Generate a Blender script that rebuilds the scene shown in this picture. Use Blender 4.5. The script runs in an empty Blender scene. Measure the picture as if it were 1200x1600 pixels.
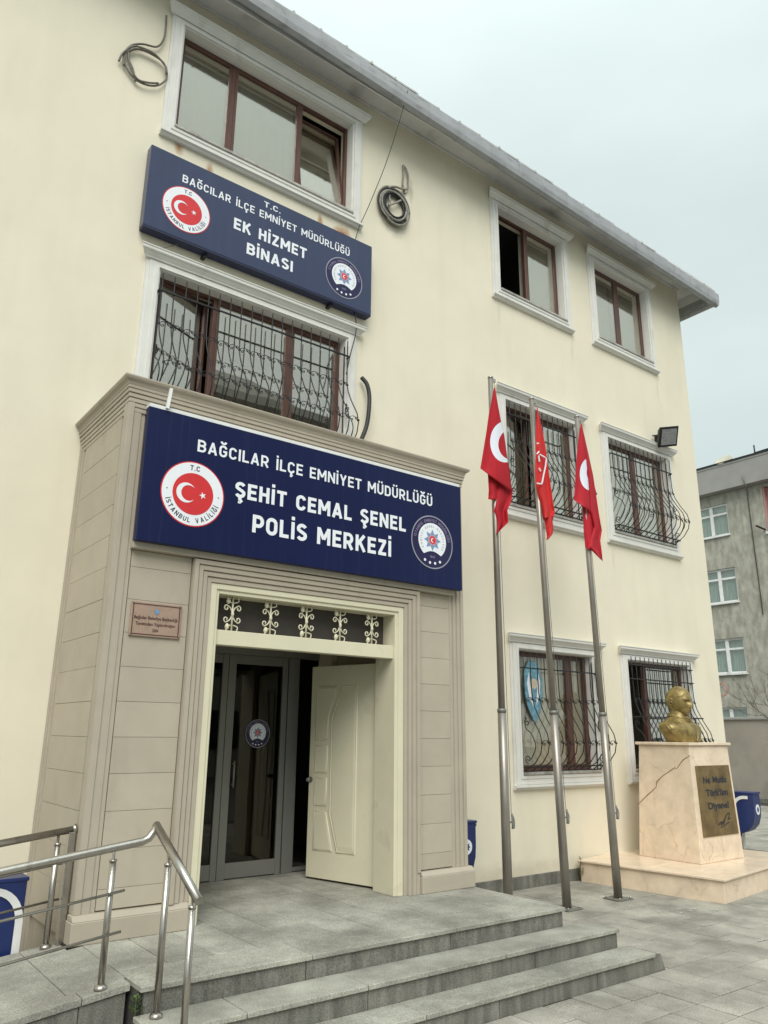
import bpy, bmesh, math, random
from mathutils import Vector, Matrix, noise
random.seed(7)
S = bpy.context.scene
C = S.collection
R = math.radians

# ------------------------------------------------------------------ camera
YAW, PITCH, ROLL, FPX, EYE = 0.649516, 0.280209, 0.009666, 1199.48, 1.92
cy, sy, cp, sp = math.cos(YAW), math.sin(YAW), math.cos(PITCH), math.sin(PITCH)
FW = Vector((sy*cp, cy*cp, sp)); RT = Vector((cy, -sy, 0)); UP = RT.cross(FW)
R2 = math.cos(ROLL)*RT + math.sin(ROLL)*UP
U2 = -math.sin(ROLL)*RT + math.cos(ROLL)*UP
cam_d = bpy.data.cameras.new('camera')
cam_d.sensor_fit = 'HORIZONTAL'; cam_d.sensor_width = 36; cam_d.lens = 36*FPX/1200
cam_d.clip_end = 600; cam_d.clip_start = .05
cam = bpy.data.objects.new('camera', cam_d); C.objects.link(cam); S.camera = cam
M3 = Matrix((R2, U2, -FW)).transposed()
cam.matrix_world = Matrix.Translation((0, 0, EYE)) @ M3.to_4x4()

# ------------------------------------------------------------------ sky, sun, exposure
SUN_EL, SUN_AZ = 45, 214      # azimuth clockwise from +Y
w = bpy.data.worlds.new('World'); S.world = w; w.use_nodes = True
nt = w.node_tree; nt.nodes.clear(); N = nt.nodes.new; Lk = nt.links.new
sky = N('ShaderNodeTexSky'); sky.sky_type = 'NISHITA'; sky.sun_disc = False
sky.sun_elevation = R(SUN_EL); sky.sun_rotation = R(SUN_AZ); sky.air_density = 1; sky.dust_density = 3
tc = N('ShaderNodeTexCoord'); mp = N('ShaderNodeMapping'); mp.inputs['Scale'].default_value = (1, 1, 2.2)
nz = N('ShaderNodeTexNoise'); nz.inputs['Scale'].default_value = 2.6; nz.inputs['Detail'].default_value = 6; nz.inputs['Roughness'].default_value = .5
cr = N('ShaderNodeValToRGB'); cr.color_ramp.elements[0].position = .34; cr.color_ramp.elements[1].position = .66
cr.color_ramp.elements[0].color = (3.8, 4.4, 4.35, 1); cr.color_ramp.elements[1].color = (4.25, 4.85, 4.75, 1)
mx = N('ShaderNodeMixRGB'); mx.inputs[0].default_value = .96
bg = N('ShaderNodeBackground'); bg.inputs[1].default_value = .1
ow = N('ShaderNodeOutputWorld')
Lk(tc.outputs['Generated'], mp.inputs[0]); Lk(mp.outputs[0], nz.inputs['Vector']); Lk(nz.outputs['Fac'], cr.inputs[0])
sx = N('ShaderNodeSeparateXYZ'); zr_ = N('ShaderNodeMapRange'); zr_.inputs[1].default_value = .55; zr_.inputs[2].default_value = 1; zr_.inputs[3].default_value = 1; zr_.inputs[4].default_value = 1.7; zr_.interpolation_type = 'SMOOTHSTEP'
vm = N('ShaderNodeVectorMath'); vm.operation = 'SCALE'      # overcast skies are brighter towards the zenith
Lk(tc.outputs['Generated'], sx.inputs[0]); Lk(sx.outputs['Z'], zr_.inputs[0]); Lk(cr.outputs[0], vm.inputs[0]); Lk(zr_.outputs[0], vm.inputs['Scale'])
Lk(sky.outputs[0], mx.inputs[1]); Lk(vm.outputs[0], mx.inputs[2]); Lk(mx.outputs[0], bg.inputs[0]); Lk(bg.outputs[0], ow.inputs[0])
sl = bpy.data.lights.new('sun', 'SUN'); sl.energy = 1.5; sl.angle = R(40); sl.color = (1, .97, .92)
so = bpy.data.objects.new('sun', sl); C.objects.link(so)
az, el = R(SUN_AZ), R(SUN_EL)
sd = Vector((math.sin(az)*math.cos(el), math.cos(az)*math.cos(el), math.sin(el)))
so.rotation_euler = sd.to_track_quat('Z', 'Y').to_euler(); so.location = sd*40
S.view_settings.view_transform = 'Standard'; S.view_settings.look = 'None'
S.view_settings.gamma = 1; S.view_settings.exposure = 0.82; S.view_settings.use_curve_mapping = False
S.render.engine = 'CYCLES'

# ------------------------------------------------------------------ helpers
def at(px, py, Y):
    """point on the vertical plane y=Y seen at photo pixel px,py"""
    d = FW*FPX + R2*(px-600) - U2*(py-800)
    t = Y/d.y
    return Vector((d.x*t, Y, d.z*t+EYE))
def atx(px, py, X):
    d = FW*FPX + R2*(px-600) - U2*(py-800)
    t = X/d.x
    return Vector((X, d.y*t, d.z*t+EYE))

class MB:
    def __init__(s): s.v = []; s.f = []; s.sm = []; s.uv = None; s.mi = []; s.m = 0
    def add(s, vs, fs, smooth=False):
        b = len(s.v); s.v += [tuple(v) for v in vs]
        for f in fs: s.f.append(tuple(b+i for i in f)); s.sm.append(smooth); s.mi.append(s.m)
        return s
    def box(s, x0, x1, y0, y1, z0, z1):
        return s.add([(x0,y0,z0),(x1,y0,z0),(x1,y1,z0),(x0,y1,z0),(x0,y0,z1),(x1,y0,z1),(x1,y1,z1),(x0,y1,z1)],
              [(0,3,2,1),(4,5,6,7),(0,1,5,4),(1,2,6,5),(2,3,7,6),(3,0,4,7)])
    def hexa(s, b, t):   # 4 bottom pts, 4 top pts (ccw)
        return s.add(list(b)+list(t), [(0,3,2,1),(4,5,6,7),(0,1,5,4),(1,2,6,5),(2,3,7,6),(3,0,4,7)])
    def tube(s, pts, r, n=6, closed=False, caps=True):
        pts = [Vector(p) for p in pts]; m = len(pts)
        rr = r if isinstance(r, (list, tuple)) else [r]*m
        vs = []; prev = None
        for i, p in enumerate(pts):
            if closed: t = pts[(i+1) % m]-pts[i-1]
            else: t = pts[min(i+1, m-1)]-pts[max(i-1, 0)]
            if t.length < 1e-9: t = Vector((0, 0, 1))
            t.normalize()
            if prev is None:
                a = Vector((0, 0, 1)) if abs(t.z) < .9 else Vector((1, 0, 0))
                nrm = t.cross(a).normalized()
            else:
                nrm = (prev - t*prev.dot(t))
                nrm = nrm.normalized() if nrm.length > 1e-6 else t.orthogonal().normalized()
            prev = nrm; bn = t.cross(nrm)
            for k in range(n):
                a = 2*math.pi*(k+.5)/n
                vs.append(p + (nrm*math.cos(a)+bn*math.sin(a))*rr[i])
        fs = []
        for i in range(m if closed else m-1):
            j = (i+1) % m
            for k in range(n): fs.append((i*n+k, i*n+(k+1) % n, j*n+(k+1) % n, j*n+k))
        b = len(s.v); s.add(vs, fs, n > 4)
        if caps and not closed:
            s.f.append(tuple(b+k for k in range(n))[::-1]); s.sm.append(False); s.mi.append(s.m)
            s.f.append(tuple(b+(m-1)*n+k for k in range(n))); s.sm.append(False); s.mi.append(s.m)
        return s
    def prism(s, poly, y0, y1):   # poly in (x,z), front face at y0 (towards -y)
        n = len(poly)
        vs = [(x, y0, z) for x, z in poly]+[(x, y1, z) for x, z in poly]
        fs = [tuple(range(n)), tuple(range(n, 2*n))[::-1]]
        for i in range(n): j = (i+1) % n; fs.append((j, i, n+i, n+j))
        return s.add(vs, fs)
    def extr(s, prof, a, b, axis='x'):   # closed profile swept from a to b ; axis x: prof=(y,z); axis y: prof=(x,z)
        n = len(prof)
        if axis == 'x': vs = [(a, p[0], p[1]) for p in prof]+[(b, p[0], p[1]) for p in prof]
        else: vs = [(p[0], a, p[1]) for p in prof]+[(p[0], b, p[1]) for p in prof]
        fs = [tuple(range(n))[::-1], tuple(range(n, 2*n))]
        for i in range(n): j = (i+1) % n; fs.append((i, j, n+j, n+i))
        return s.add(vs, fs)
    def lathe(s, prof, c, n=20):
        vs = []; m = len(prof)
        for r, z in prof:
            for k in range(n):
                a = 2*math.pi*k/n; vs.append((c[0]+r*math.cos(a), c[1]+r*math.sin(a), c[2]+z))
        fs = [(i*n+k, i*n+(k+1) % n, (i+1)*n+(k+1) % n, (i+1)*n+k) for i in range(m-1) for k in range(n)]
        s.add(vs, fs, True)
        return s
    def xf(s, M):
        s.v = [tuple(M @ Vector(v)) for v in s.v]; return s

WL = {}
def setp(o, label=None, cat=None, group=None, kind=None):
    if label: o['label'] = label
    if cat: o['category'] = cat
    if group: o['group'] = group
    if kind: o['kind'] = kind
    return o
def build(name, mb, mat, parent=None, bevel=0, seg=1, mats=None, fixn=True):
    me = bpy.data.meshes.new(name)
    xs = [v[0] for v in mb.v]; ys = [v[1] for v in mb.v]; zs = [v[2] for v in mb.v]
    c = Vector(((min(xs)+max(xs))/2, (min(ys)+max(ys))/2, min(zs)))
    me.from_pydata([(v[0]-c.x, v[1]-c.y, v[2]-c.z) for v in mb.v], [], mb.f)
    for i, p in enumerate(me.polygons): p.use_smooth = mb.sm[i]; p.material_index = mb.mi[i]
    if mb.uv:
        uvl = me.uv_layers.new(name='UVMap')
        for l in me.loops: uvl.data[l.index].uv = mb.uv[l.vertex_index]
    if bevel or fixn:
        bm = bmesh.new(); bm.from_mesh(me)
        if fixn: bmesh.ops.recalc_face_normals(bm, faces=bm.faces)
        if bevel:
            es = [e for e in bm.edges if len(e.link_faces) == 2 and e.calc_face_angle(0) > .5]
            bmesh.ops.bevel(bm, geom=es, offset=bevel, segments=seg, affect='EDGES', clamp_overlap=True)
        bm.to_mesh(me); bm.free()
    for m in (mats or [mat]): me.materials.append(m)
    o = bpy.data.objects.new(name, me); C.objects.link(o)
    place(o, c, parent)
    return o
def place(o, c, parent):
    WL[o.name] = Vector(c)
    if parent: o.parent = parent; o.location = Vector(c)-WL[parent.name]
    else: o.location = c
def empty(name, loc, label=None, cat=None, group=None, kind=None, parent=None):
    o = bpy.data.objects.new(name, None); C.objects.link(o); o.empty_display_size = .2
    place(o, Vector(loc), parent)
    return setp(o, label, cat, group, kind)
def copy_tree(o, delta, parent=None, label=None):
    c = o.copy(); C.objects.link(c)
    if parent: c.parent = parent
    else: c.location = o.location+Vector(delta)
    if label: c['label'] = label
    for ch in o.children: copy_tree(ch, delta, c)
    return c
def bez(pts, n=8, closed=False):
    P = [Vector(p) for p in pts]; out = []
    m = len(P)
    rng = range(m) if closed else range(m-1)
    for i in rng:
        if closed: p0, p1, p2, p3 = P[i-1], P[i], P[(i+1) % m], P[(i+2) % m]
        else: p0, p1, p2, p3 = P[max(i-1, 0)], P[i], P[i+1], P[min(i+2, m-1)]
        for k in range(n):
            t = k/n
            out.append(.5*((2*p1)+(-p0+p2)*t+(2*p0-5*p1+4*p2-p3)*t*t+(-p0+3*p1-3*p2+p3)*t**3))
    if not closed: out.append(P[-1])
    return out

# ------------------------------------------------------------------ materials
def mat(name, col, rough=.6, metal=0, var=.1, scale=6, bump=.0, bscale=80, rnd=0, dirt=None, spec=.5, detail=4, coat=0, stretch=(1,1,1)):
    m = bpy.data.materials.new(name); m.use_nodes = True
    t = m.node_tree; b = t.nodes['Principled BSDF']; n = t.nodes.new; l = t.links.new
    b.inputs['Roughness'].default_value = rough; b.inputs['Metallic'].default_value = metal
    b.inputs['Specular IOR Level'].default_value = spec; b.inputs['Coat Weight'].default_value = coat
    g = n('ShaderNodeNewGeometry'); mpn = n('ShaderNodeMapping'); mpn.inputs['Scale'].default_value = stretch
    l(g.outputs['Position'], mpn.inputs[0])
    nz = n('ShaderNodeTexNoise'); nz.inputs['Scale'].default_value = scale; nz.inputs['Detail'].default_value = detail; nz.inputs['Roughness'].default_value = .6
    l(mpn.outputs[0], nz.inputs['Vector'])
    rp = n('ShaderNodeValToRGB'); rp.color_ramp.elements[0].position = .3; rp.color_ramp.elements[1].position = .7
    rp.color_ramp.elements[0].color = tuple(c*(1-var) for c in col)+(1,); rp.color_ramp.elements[1].color = tuple(min(1, c*(1+var)) for c in col)+(1,)
    l(nz.outputs['Fac'], rp.inputs[0]); out = rp.outputs[0]
    if rnd:
        oi = n('ShaderNodeObjectInfo'); mr = n('ShaderNodeMapRange'); mr.inputs[3].default_value = 1-rnd; mr.inputs[4].default_value = 1+rnd
        l(oi.outputs['Random'], mr.inputs[0]); hs = n('ShaderNodeHueSaturation'); l(mr.outputs[0], hs.inputs['Value']); l(out, hs.inputs['Color']); out = hs.outputs[0]
    if dirt:     # (colour, scale, lo, hi, stretch)
        mp2 = n('ShaderNodeMapping'); mp2.inputs['Scale'].default_value = dirt[4] if len(dirt) > 4 else (1, 1, 1); l(g.outputs['Position'], mp2.inputs[0])
        dn = n('ShaderNodeTexNoise'); dn.inputs['Scale'].default_value = dirt[1]; dn.inputs['Detail'].default_value = 6; l(mp2.outputs[0], dn.inputs['Vector'])
        dr = n('ShaderNodeMapRange'); dr.inputs[1].default_value = dirt[2]; dr.inputs[2].default_value = dirt[3]; l(dn.outputs['Fac'], dr.inputs[0])
        mm = n('ShaderNodeMixRGB'); l(dr.outputs[0], mm.inputs[0]); l(out, mm.inputs[1]); mm.inputs[2].default_value = tuple(dirt[0])+(1,); out = mm.outputs[0]
    l(out, b.inputs['Base Color'])
    if bump:
        bn = n('ShaderNodeTexNoise'); bn.inputs['Scale'].default_value = bscale; bn.inputs['Detail'].default_value = 3
        l(mpn.outputs[0], bn.inputs['Vector'])
        bp = n('ShaderNodeBump'); bp.inputs['Strength'].default_value = bump; bp.inputs['Distance'].default_value = .01
        l(bn.outputs['Fac'], bp.inputs['Height']); l(bp.outputs[0], b.inputs['Normal'])
    m['out'] = 1
    return m
def base_link(m):
    b = m.node_tree.nodes['Principled BSDF']; return b.inputs['Base Color'].links[0].from_socket, b

def granite(name, col, rnd=.06, dirt=True, vert=False):
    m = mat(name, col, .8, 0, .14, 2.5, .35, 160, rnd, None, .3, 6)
    t = m.node_tree; n = t.nodes.new; l = t.links.new; src, b = base_link(m)
    g = n('ShaderNodeNewGeometry')
    v = n('ShaderNodeTexNoise'); v.inputs['Scale'].default_value = 110; v.inputs['Detail'].default_value = 2; l(g.outputs['Position'], v.inputs['Vector'])
    mr = n('ShaderNodeMapRange'); mr.inputs[1].default_value = .3; mr.inputs[2].default_value = .7; mr.inputs[3].default_value = .68; mr.inputs[4].default_value = 1.28
    l(v.outputs['Fac'], mr.inputs[0]); mm = n('ShaderNodeMixRGB'); mm.blend_type = 'MULTIPLY'; mm.inputs[0].default_value = 1
    l(src, mm.inputs[1]); l(mr.outputs[0], mm.inputs[2]); out = mm.outputs[0]
    if dirt:
        mp2 = n('ShaderNodeMapping'); mp2.inputs['Scale'].default_value = (7, 7, 1.2) if vert else (1, 1, 1); l(g.outputs['Position'], mp2.inputs[0])
        dn = n('ShaderNodeTexNoise'); dn.inputs['Scale'].default_value = 1.6; dn.inputs['Detail'].default_value = 7; dn.inputs['Roughness'].default_value = .65
        l(mp2.outputs[0], dn.inputs['Vector']); dr = n('ShaderNodeMapRange'); dr.inputs[1].default_value = .35; dr.inputs[2].default_value = .68
        dr.inputs[3].default_value = .60; dr.inputs[4].default_value = 1.16; l(dn.outputs['Fac'], dr.inputs[0])
        m2 = n('ShaderNodeMixRGB'); m2.blend_type = 'MULTIPLY'; m2.inputs[0].default_value = 1; l(out, m2.inputs[1]); l(dr.outputs[0], m2.inputs[2]); out = m2.outputs[0]
    l(out, b.inputs['Base Color']); return m

M = {}
M['tan'] = mat('tan_render', (.435, .385, .305), .75, 0, .05, 3, .25, 220, .045, ((.34, .30, .235), 2.2, .6, .85, (1.5, 1.5, .5)), .3)
M['tanline'] = mat('tan_moulding', (.42, .37, .295), .7, 0, .05, 4, .15, 200, 0, ((.25, .21, .165), 3, .6, .9, (2, 2, .5)), .3)
M['trim'] = mat('white_stone_trim', (.70, .69, .65), .7, 0, .04, 4, .15, 150, .02, ((.50, .47, .41), 2.5, .62, .9, (2, 2, .7)), .3)
M['soffit'] = mat('soffit_paint', (.66, .66, .66), .8, 0, .08, 2, .1, 90, 0, ((.32, .31, .29), 1.5, .55, .8), .3)
M['cream'] = mat('cream_door_paint', (.66, .62, .46), .45, 0, .04, 3, .05, 120, 0, ((.45, .40, .28), 3, .62, .9), .5)
M['brown'] = mat('brown_window_frame', (.095, .042, .030), .45, 0, .22, 9, .1, 90, .1, None, .5, 5, 0, (1, 1, .3))
M['iron'] = mat('black_wrought_iron', (.018, .018, .02), .5, .2, .3, 20, .1, 200)
M['navy'] = mat('navy_sign_face', (.0045, .009, .055), .38, 0, .08, 2, 0, 10, 0, ((.012, .02, .075), 2, .55, .85, (14, 1, .25)), .3)
M['navy2'] = mat('faded_navy_sign_face', (.026, .037, .092), .3, 0, .06, 2, 0, 10, 0, ((.036, .05, .11), 2, .5, .9, (6, 1, .4)), .6)
M['navyedge'] = mat('navy_sign_edge', (.008, .012, .05), .5)
M['white'] = mat('white_vinyl', (.80, .82, .86), .4, 0, .02)
M['whitem'] = mat('white_painted_metal', (.74, .74, .72), .45, 0, .06, 8)
M['red'] = mat('emblem_red', (.62, .03, .035), .4, 0, .06)
M['ink'] = mat('dark_print', (.022, .022, .03), .5)
M['ltblue'] = mat('emblem_blue', (.16, .30, .50), .4, 0, .15, 30)
M['grey'] = mat('emblem_grey', (.30, .30, .36), .4)
M['rose'] = mat('emblem_rose', (.55, .30, .36), .4)
M['steel'] = mat('brushed_steel', (.46, .43, .39), .27, .95, .08, 8, .08, 300, 0, ((.22, .19, .16), 3, .55, .85, (4, 4, .6)))
M['steelp'] = mat('flagpole_steel', (.34, .31, .275), .40, .6, .10, 4, .05, 300, 0, ((.18, .15, .13), 3, .5, .8, (6, 6, .3)))
M['alu'] = mat('grey_aluminium', (.21, .21, .19), .45, .25, .04, 4)
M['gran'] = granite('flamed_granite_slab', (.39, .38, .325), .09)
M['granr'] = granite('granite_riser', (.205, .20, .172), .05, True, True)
M['pave'] = granite('concrete_paver', (.385, .365, .315), .11)
M['joint'] = mat('joint_mortar', (.06, .056, .05), .95, 0, .3, 20, .5, 60)
M['marble'] = mat('pink_beige_marble', (.74, .60, .45), .28, 0, .13, 5, 0, 10, 0, None, .5, 8)
M['bronze'] = mat('gilded_bronze', (.30, .225, .085), .42, .45, .25, 14, .15, 60, 0, ((.13, .09, .03), 9, .48, .75))
M['brass'] = mat('tarnished_brass_plate', (.25, .17, .075), .42, .6, .22, 7, .05, 90, 0, ((.12, .075, .03), 5, .5, .85))
M['bin'] = mat('navy_bin_plastic', (.012, .026, .12), .38, 0, .1, 12)
M['blackm'] = mat('black_metal', (.02, .02, .022), .5, .3)
M['cable'] = mat('grey_cable', (.16, .145, .12), .6, 0, .35, 30)
M['cablel'] = mat('dusty_cable', (.27, .255, .215), .7, 0, .4, 25)
M['cabled'] = mat('black_cable', (.025, .024, .022), .6, 0, .3, 30)
M['gutter'] = mat('weathered_zinc', (.36, .37, .38), .55, .15, .12, 3, .1, 60, 0, ((.2, .2, .2), 4, .55, .85, (1, 3, 3)))
M['roof'] = mat('roof_tile_grey', (.42, .42, .41), .8, 0, .2, 5, .3, 40)
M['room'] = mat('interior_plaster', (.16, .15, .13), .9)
M['curtain'] = mat('added_pane_backing', (.46, .44, .38), .9, 0, .06, 5, 0, 10, 0, None, .1)
M['blind'] = mat('beige_blind', (.52, .49, .40), .9, 0, .05, 5)
M['lace'] = mat('lace_curtain', (.58, .62, .62), .9, 0, .35, 8, 0, 10, 0, None, .1, 3, 0, (8, 8, .2))
M['fb'] = mat('grey_cement_render', (.43, .415, .35), .9, 0, .20, 2.4, .9, 9, 0, ((.31, .295, .245), 1.8, .42, .66, (1, 3, 1)), .2, 8)
M['fascia'] = mat('grey_fascia', (.32, .31, .29), .85, 0, .1, 1)
M['pvc'] = mat('white_pvc', (.78, .78, .76), .4)
M['pink'] = mat('pink_render', (.50, .26, .25), .9, 0, .1, 2)
M['bwall'] = mat('taupe_boundary_wall', (.33, .295, .25), .85, 0, .08, 1.5, .2, 30, 0, ((.22, .2, .17), 1, .5, .8))
M['ground'] = mat('ground_asphalt', (.16, .16, .15), .95, 0, .25, 2, .3, 30)
M['bark'] = mat('bare_bark', (.10, .085, .065), .9, 0, .3, 20)
M['leaf'] = mat('weed_green', (.07, .11, .03), .7, 0, .4, 30)
M['oppo'] = mat('opposite_facade', (.42, .39, .33), .9, 0, .1, 1)
M['sticky'] = mat('sticker_blue', (.14, .31, .40), .4, 0, .4, 25)
M['skinny'] = mat('sticker_cream', (.6, .5, .38), .4)
M['splash'] = mat('white_paint_spill', (.52, .51, .46), .8, 0, .1, 30)
M['ring'] = mat('red_plastic', (.40, .16, .12), .5)
M['cplate'] = mat('copper_plaque', (.40, .28, .215), .4, .2, .12, 12)
M['cplated'] = mat('plaque_ink', (.07, .02, .015), .5)
M['darkp'] = mat('transom_shade_tone', (.052, .044, .038), .7, 0, .1, 5)
M['lens'] = mat('floodlight_lens', (.26, .26, .26), .22, 0, .3, 30)

def plaster():
    m = mat('cream_plaster', (.77, .714, .572), .85, 0, .035, 1.2, .35, 240, 0, None, .2, 6)
    t = m.node_tree; n = t.nodes.new; l = t.links.new; src, b = base_link(m)
    g = n('ShaderNodeNewGeometry'); mp2 = n('ShaderNodeMapping'); mp2.inputs['Scale'].default_value = (2.2, 1, .35); l(g.outputs['Position'], mp2.inputs[0])
    dn = n('ShaderNodeTexNoise'); dn.inputs['Scale'].default_value = 1.3; dn.inputs['Detail'].default_value = 7; l(mp2.outputs[0], dn.inputs['Vector'])
    dr = n('ShaderNodeMapRange'); dr.inputs[1].default_value = .5; dr.inputs[2].default_value = .8; dr.inputs[4].default_value = .28; l(dn.outputs['Fac'], dr.inputs[0])
    mm = n('ShaderNodeMixRGB'); l(dr.outputs[0], mm.inputs[0]); l(src, mm.inputs[1]); mm.inputs[2].default_value = (.60, .555, .42, 1); out = mm.outputs[0]
    # rust stains below the big upper window and soot under the cable coil
    sn = n('ShaderNodeTexNoise'); sn.inputs['Scale'].default_value = 9; sn.inputs['Detail'].default_value = 5; l(g.outputs['Position'], sn.inputs['Vector'])
    for (x, z, rx, rz, col, am) in ((2.62, 8.60, .07, .12, (.40, .20, .08), 1.6), (3.02, 8.48, .06, .14, (.42, .22, .09), 1.5), (4.62, 8.50, .05, .14, (.42, .22, .09), 1.5),
                               (4.98, 8.46, .17, .16, (.42, .20, .07), 1.9), (5.86, 9.0, .26, .2, (.25, .24, .20), .9), (6.19, 9.75, .06, .25, (.22, .2, .16), .8),
                               (7.9, .2, 1.6, .16, (.50, .44, .33), .9), (9.78, 8.30, .05, .32, (.52, .48, .38), .6), (8.0, 8.34, .04, .26, (.52, .48, .38), .5), (12.28, 8.28, .05, .34, (.52, .48, .38), .6), (10.5, 4.72, .04, .28, (.52, .48, .38), .5), (9.8, 4.7, .05, .3, (.52, .48, .38), .55), (5.34, 7.0, .05, .35, (.50, .46, .37), .6), (12.3, .5, .9, .3, (.52, .45, .35), .7)):
        sb = n('ShaderNodeVectorMath'); sb.operation = 'SUBTRACT'; l(g.outputs['Position'], sb.inputs[0]); sb.inputs[1].default_value = (x, 7.56, z)
        ml = n('ShaderNodeVectorMath'); ml.operation = 'MULTIPLY'; l(sb.outputs[0], ml.inputs[0]); ml.inputs[1].default_value = (1/rx, 0, 1/rz)
        ln = n('ShaderNodeVectorMath'); ln.operation = 'LENGTH'; l(ml.outputs[0], ln.inputs[0])
        ad = n('ShaderNodeMath'); ad.operation = 'ADD'; l(ln.outputs['Value'], ad.inputs[0]); l(sn.outputs['Fac'], ad.inputs[1])
        r_ = n('ShaderNodeMapRange'); r_.inputs[1].default_value = 1.5; r_.inputs[2].default_value = .7; r_.inputs[3].default_value = 0; r_.inputs[4].default_value = min(1, am*.55); l(ad.outputs[0], r_.inputs[0])
        m2 = n('ShaderNodeMixRGB'); l(r_.outputs[0], m2.inputs[0]); l(out, m2.inputs[1]); m2.inputs[2].default_value = col+(1,); out = m2.outputs[0]
    l(out, b.inputs['Base Color']); return m
M['plaster'] = plaster()

def veins():
    m = M['marble']; t = m.node_tree; n = t.nodes.new; l = t.links.new; src, b = base_link(m)
    g = n('ShaderNodeNewGeometry'); nz = n('ShaderNodeTexNoise'); nz.inputs['Scale'].default_value = 2.2; nz.inputs['Detail'].default_value = 6; l(g.outputs['Position'], nz.inputs['Vector'])
    mixv = n('ShaderNodeMixRGB'); mixv.inputs[0].default_value = .35; l(g.outputs['Position'], mixv.inputs[1]); l(nz.outputs['Color'], mixv.inputs[2])
    vo = n('ShaderNodeTexVoronoi'); vo.feature = 'DISTANCE_TO_EDGE'; vo.inputs['Scale'].default_value = 3.2; l(mixv.outputs[0], vo.inputs['Vector'])
    mr = n('ShaderNodeMapRange'); mr.inputs[1].default_value = 0; mr.inputs[2].default_value = .025; mr.inputs[3].default_value = .5; mr.inputs[4].default_value = 0; l(vo.outputs['Distance'], mr.inputs[0])
    n2 = n('ShaderNodeTexNoise'); n2.inputs['Scale'].default_value = 3; l(g.outputs['Position'], n2.inputs['Vector'])
    mu = n('ShaderNodeMath'); mu.operation = 'MULTIPLY'; l(mr.outputs[0], mu.inputs[0])
    r2 = n('ShaderNodeMapRange'); r2.inputs[1].default_value = .42; r2.inputs[2].default_value = .6; l(n2.outputs['Fac'], r2.inputs[0]); l(r2.outputs[0], mu.inputs[1])
    mm = n('ShaderNodeMixRGB'); l(mu.outputs[0], mm.inputs[0]); l(src, mm.inputs[1]); mm.inputs[2].default_value = (.42, .27, .17, 1)
    l(mm.outputs[0], b.inputs['Base Color'])
veins()

def glass(name, const, mul, tint=(.8, .85, .83)):
    m = bpy.data.materials.new(name); m.use_nodes = True; t = m.node_tree; t.nodes.clear(); n = t.nodes.new; l = t.links.new
    o = n('ShaderNodeOutputMaterial'); mixs = n('ShaderNodeMixShader'); tr = n('ShaderNodeBsdfTransparent'); gl = n('ShaderNodeBsdfGlossy')
    tr.inputs[0].default_value = tint+(1,); gl.inputs['Roughness'].default_value = 0.012; gl.inputs[0].default_value = (1, .94, .86, 1)
    fr = n('ShaderNodeFresnel'); gg = n('ShaderNodeNewGeometry'); io = n('ShaderNodeMapRange'); io.inputs[3].default_value = 1.5; io.inputs[4].default_value = 1/1.5
    l(gg.outputs['Backfacing'], io.inputs[0]); l(io.outputs[0], fr.inputs[0])     # thin pane: no total internal reflection at its rear face
    a = n('ShaderNodeMath'); a.operation = 'MULTIPLY_ADD'; a.use_clamp = True; l(fr.outputs[0], a.inputs[0]); a.inputs[1].default_value = mul; a.inputs[2].default_value = const
    g = n('ShaderNodeNewGeometry'); nz = n('ShaderNodeTexNoise'); nz.inputs['Scale'].default_value = 1.6; nz.inputs['Detail'].default_value = 1; l(g.outputs['Position'], nz.inputs['Vector'])
    bp = n('ShaderNodeBump'); bp.inputs['Strength'].default_value = .05; bp.inputs['Distance'].default_value = .02; l(nz.outputs['Fac'], bp.inputs['Height']); l(bp.outputs[0], gl.inputs['Normal'])
    l(a.outputs[0], mixs.inputs[0]); l(tr.outputs[0], mixs.inputs[1]); l(gl.outputs[0], mixs.inputs[2]); l(mixs.outputs[0], o.inputs[0])
    return m
M['glassg'] = glass('ground_floor_glass', .05, 1.0, (.9, .9, .88))
M['glass'] = glass('reflective_glass', .30, 1.2, (.85, .87, .82))
M['glassc'] = glass('clear_door_glass', .0, 1.0, (.36, .39, .37))
M['glassw'] = glass('far_window_glass', .05, 1.2)

# ------------------------------------------------------------------ text
_ref = {}
def text_mesh(s, bold=.0, ext=.0):
    cu = bpy.data.curves.new('t', 'FONT'); cu.body = s; cu.size = 1; cu.offset = bold; cu.extrude = ext; cu.resolution_u = 4
    ob = bpy.data.objects.new('t', cu); C.objects.link(ob)
    dg = bpy.context.evaluated_depsgraph_get(); dg.update()
    me = bpy.data.meshes.new_from_object(ob.evaluated_get(dg))
    vs = [v.co.copy() for v in me.vertices]; fs = [tuple(p.vertices) for p in me.polygons]
    bpy.data.objects.remove(ob); bpy.data.curves.remove(cu); bpy.data.meshes.remove(me)
    return vs, fs
def capH(bold):
    if bold not in _ref:
        v, f = text_mesh('H', bold); _ref[bold] = (min(p.y for p in v), max(p.y for p in v))
    return _ref[bold]
def text_line(mb, s, x0, x1, z, h, Y, bold=.02, align='span'):
    """lettering on plane y=Y, baseline z, cap height h, spanning x0..x1"""
    vs, fs = text_mesh(s, bold); lo, hi = capH(bold)
    a, b = min(p.x for p in vs), max(p.x for p in vs)
    k = h/(hi-lo)
    kx = (x1-x0)/(b-a) if x1 is not None else k
    if align == 'c': x0 = x0-kx*(b-a)/2
    mb.add([(x0+(p.x-a)*kx, Y, z+(p.y-lo)*k) for p in vs], fs)
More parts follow.
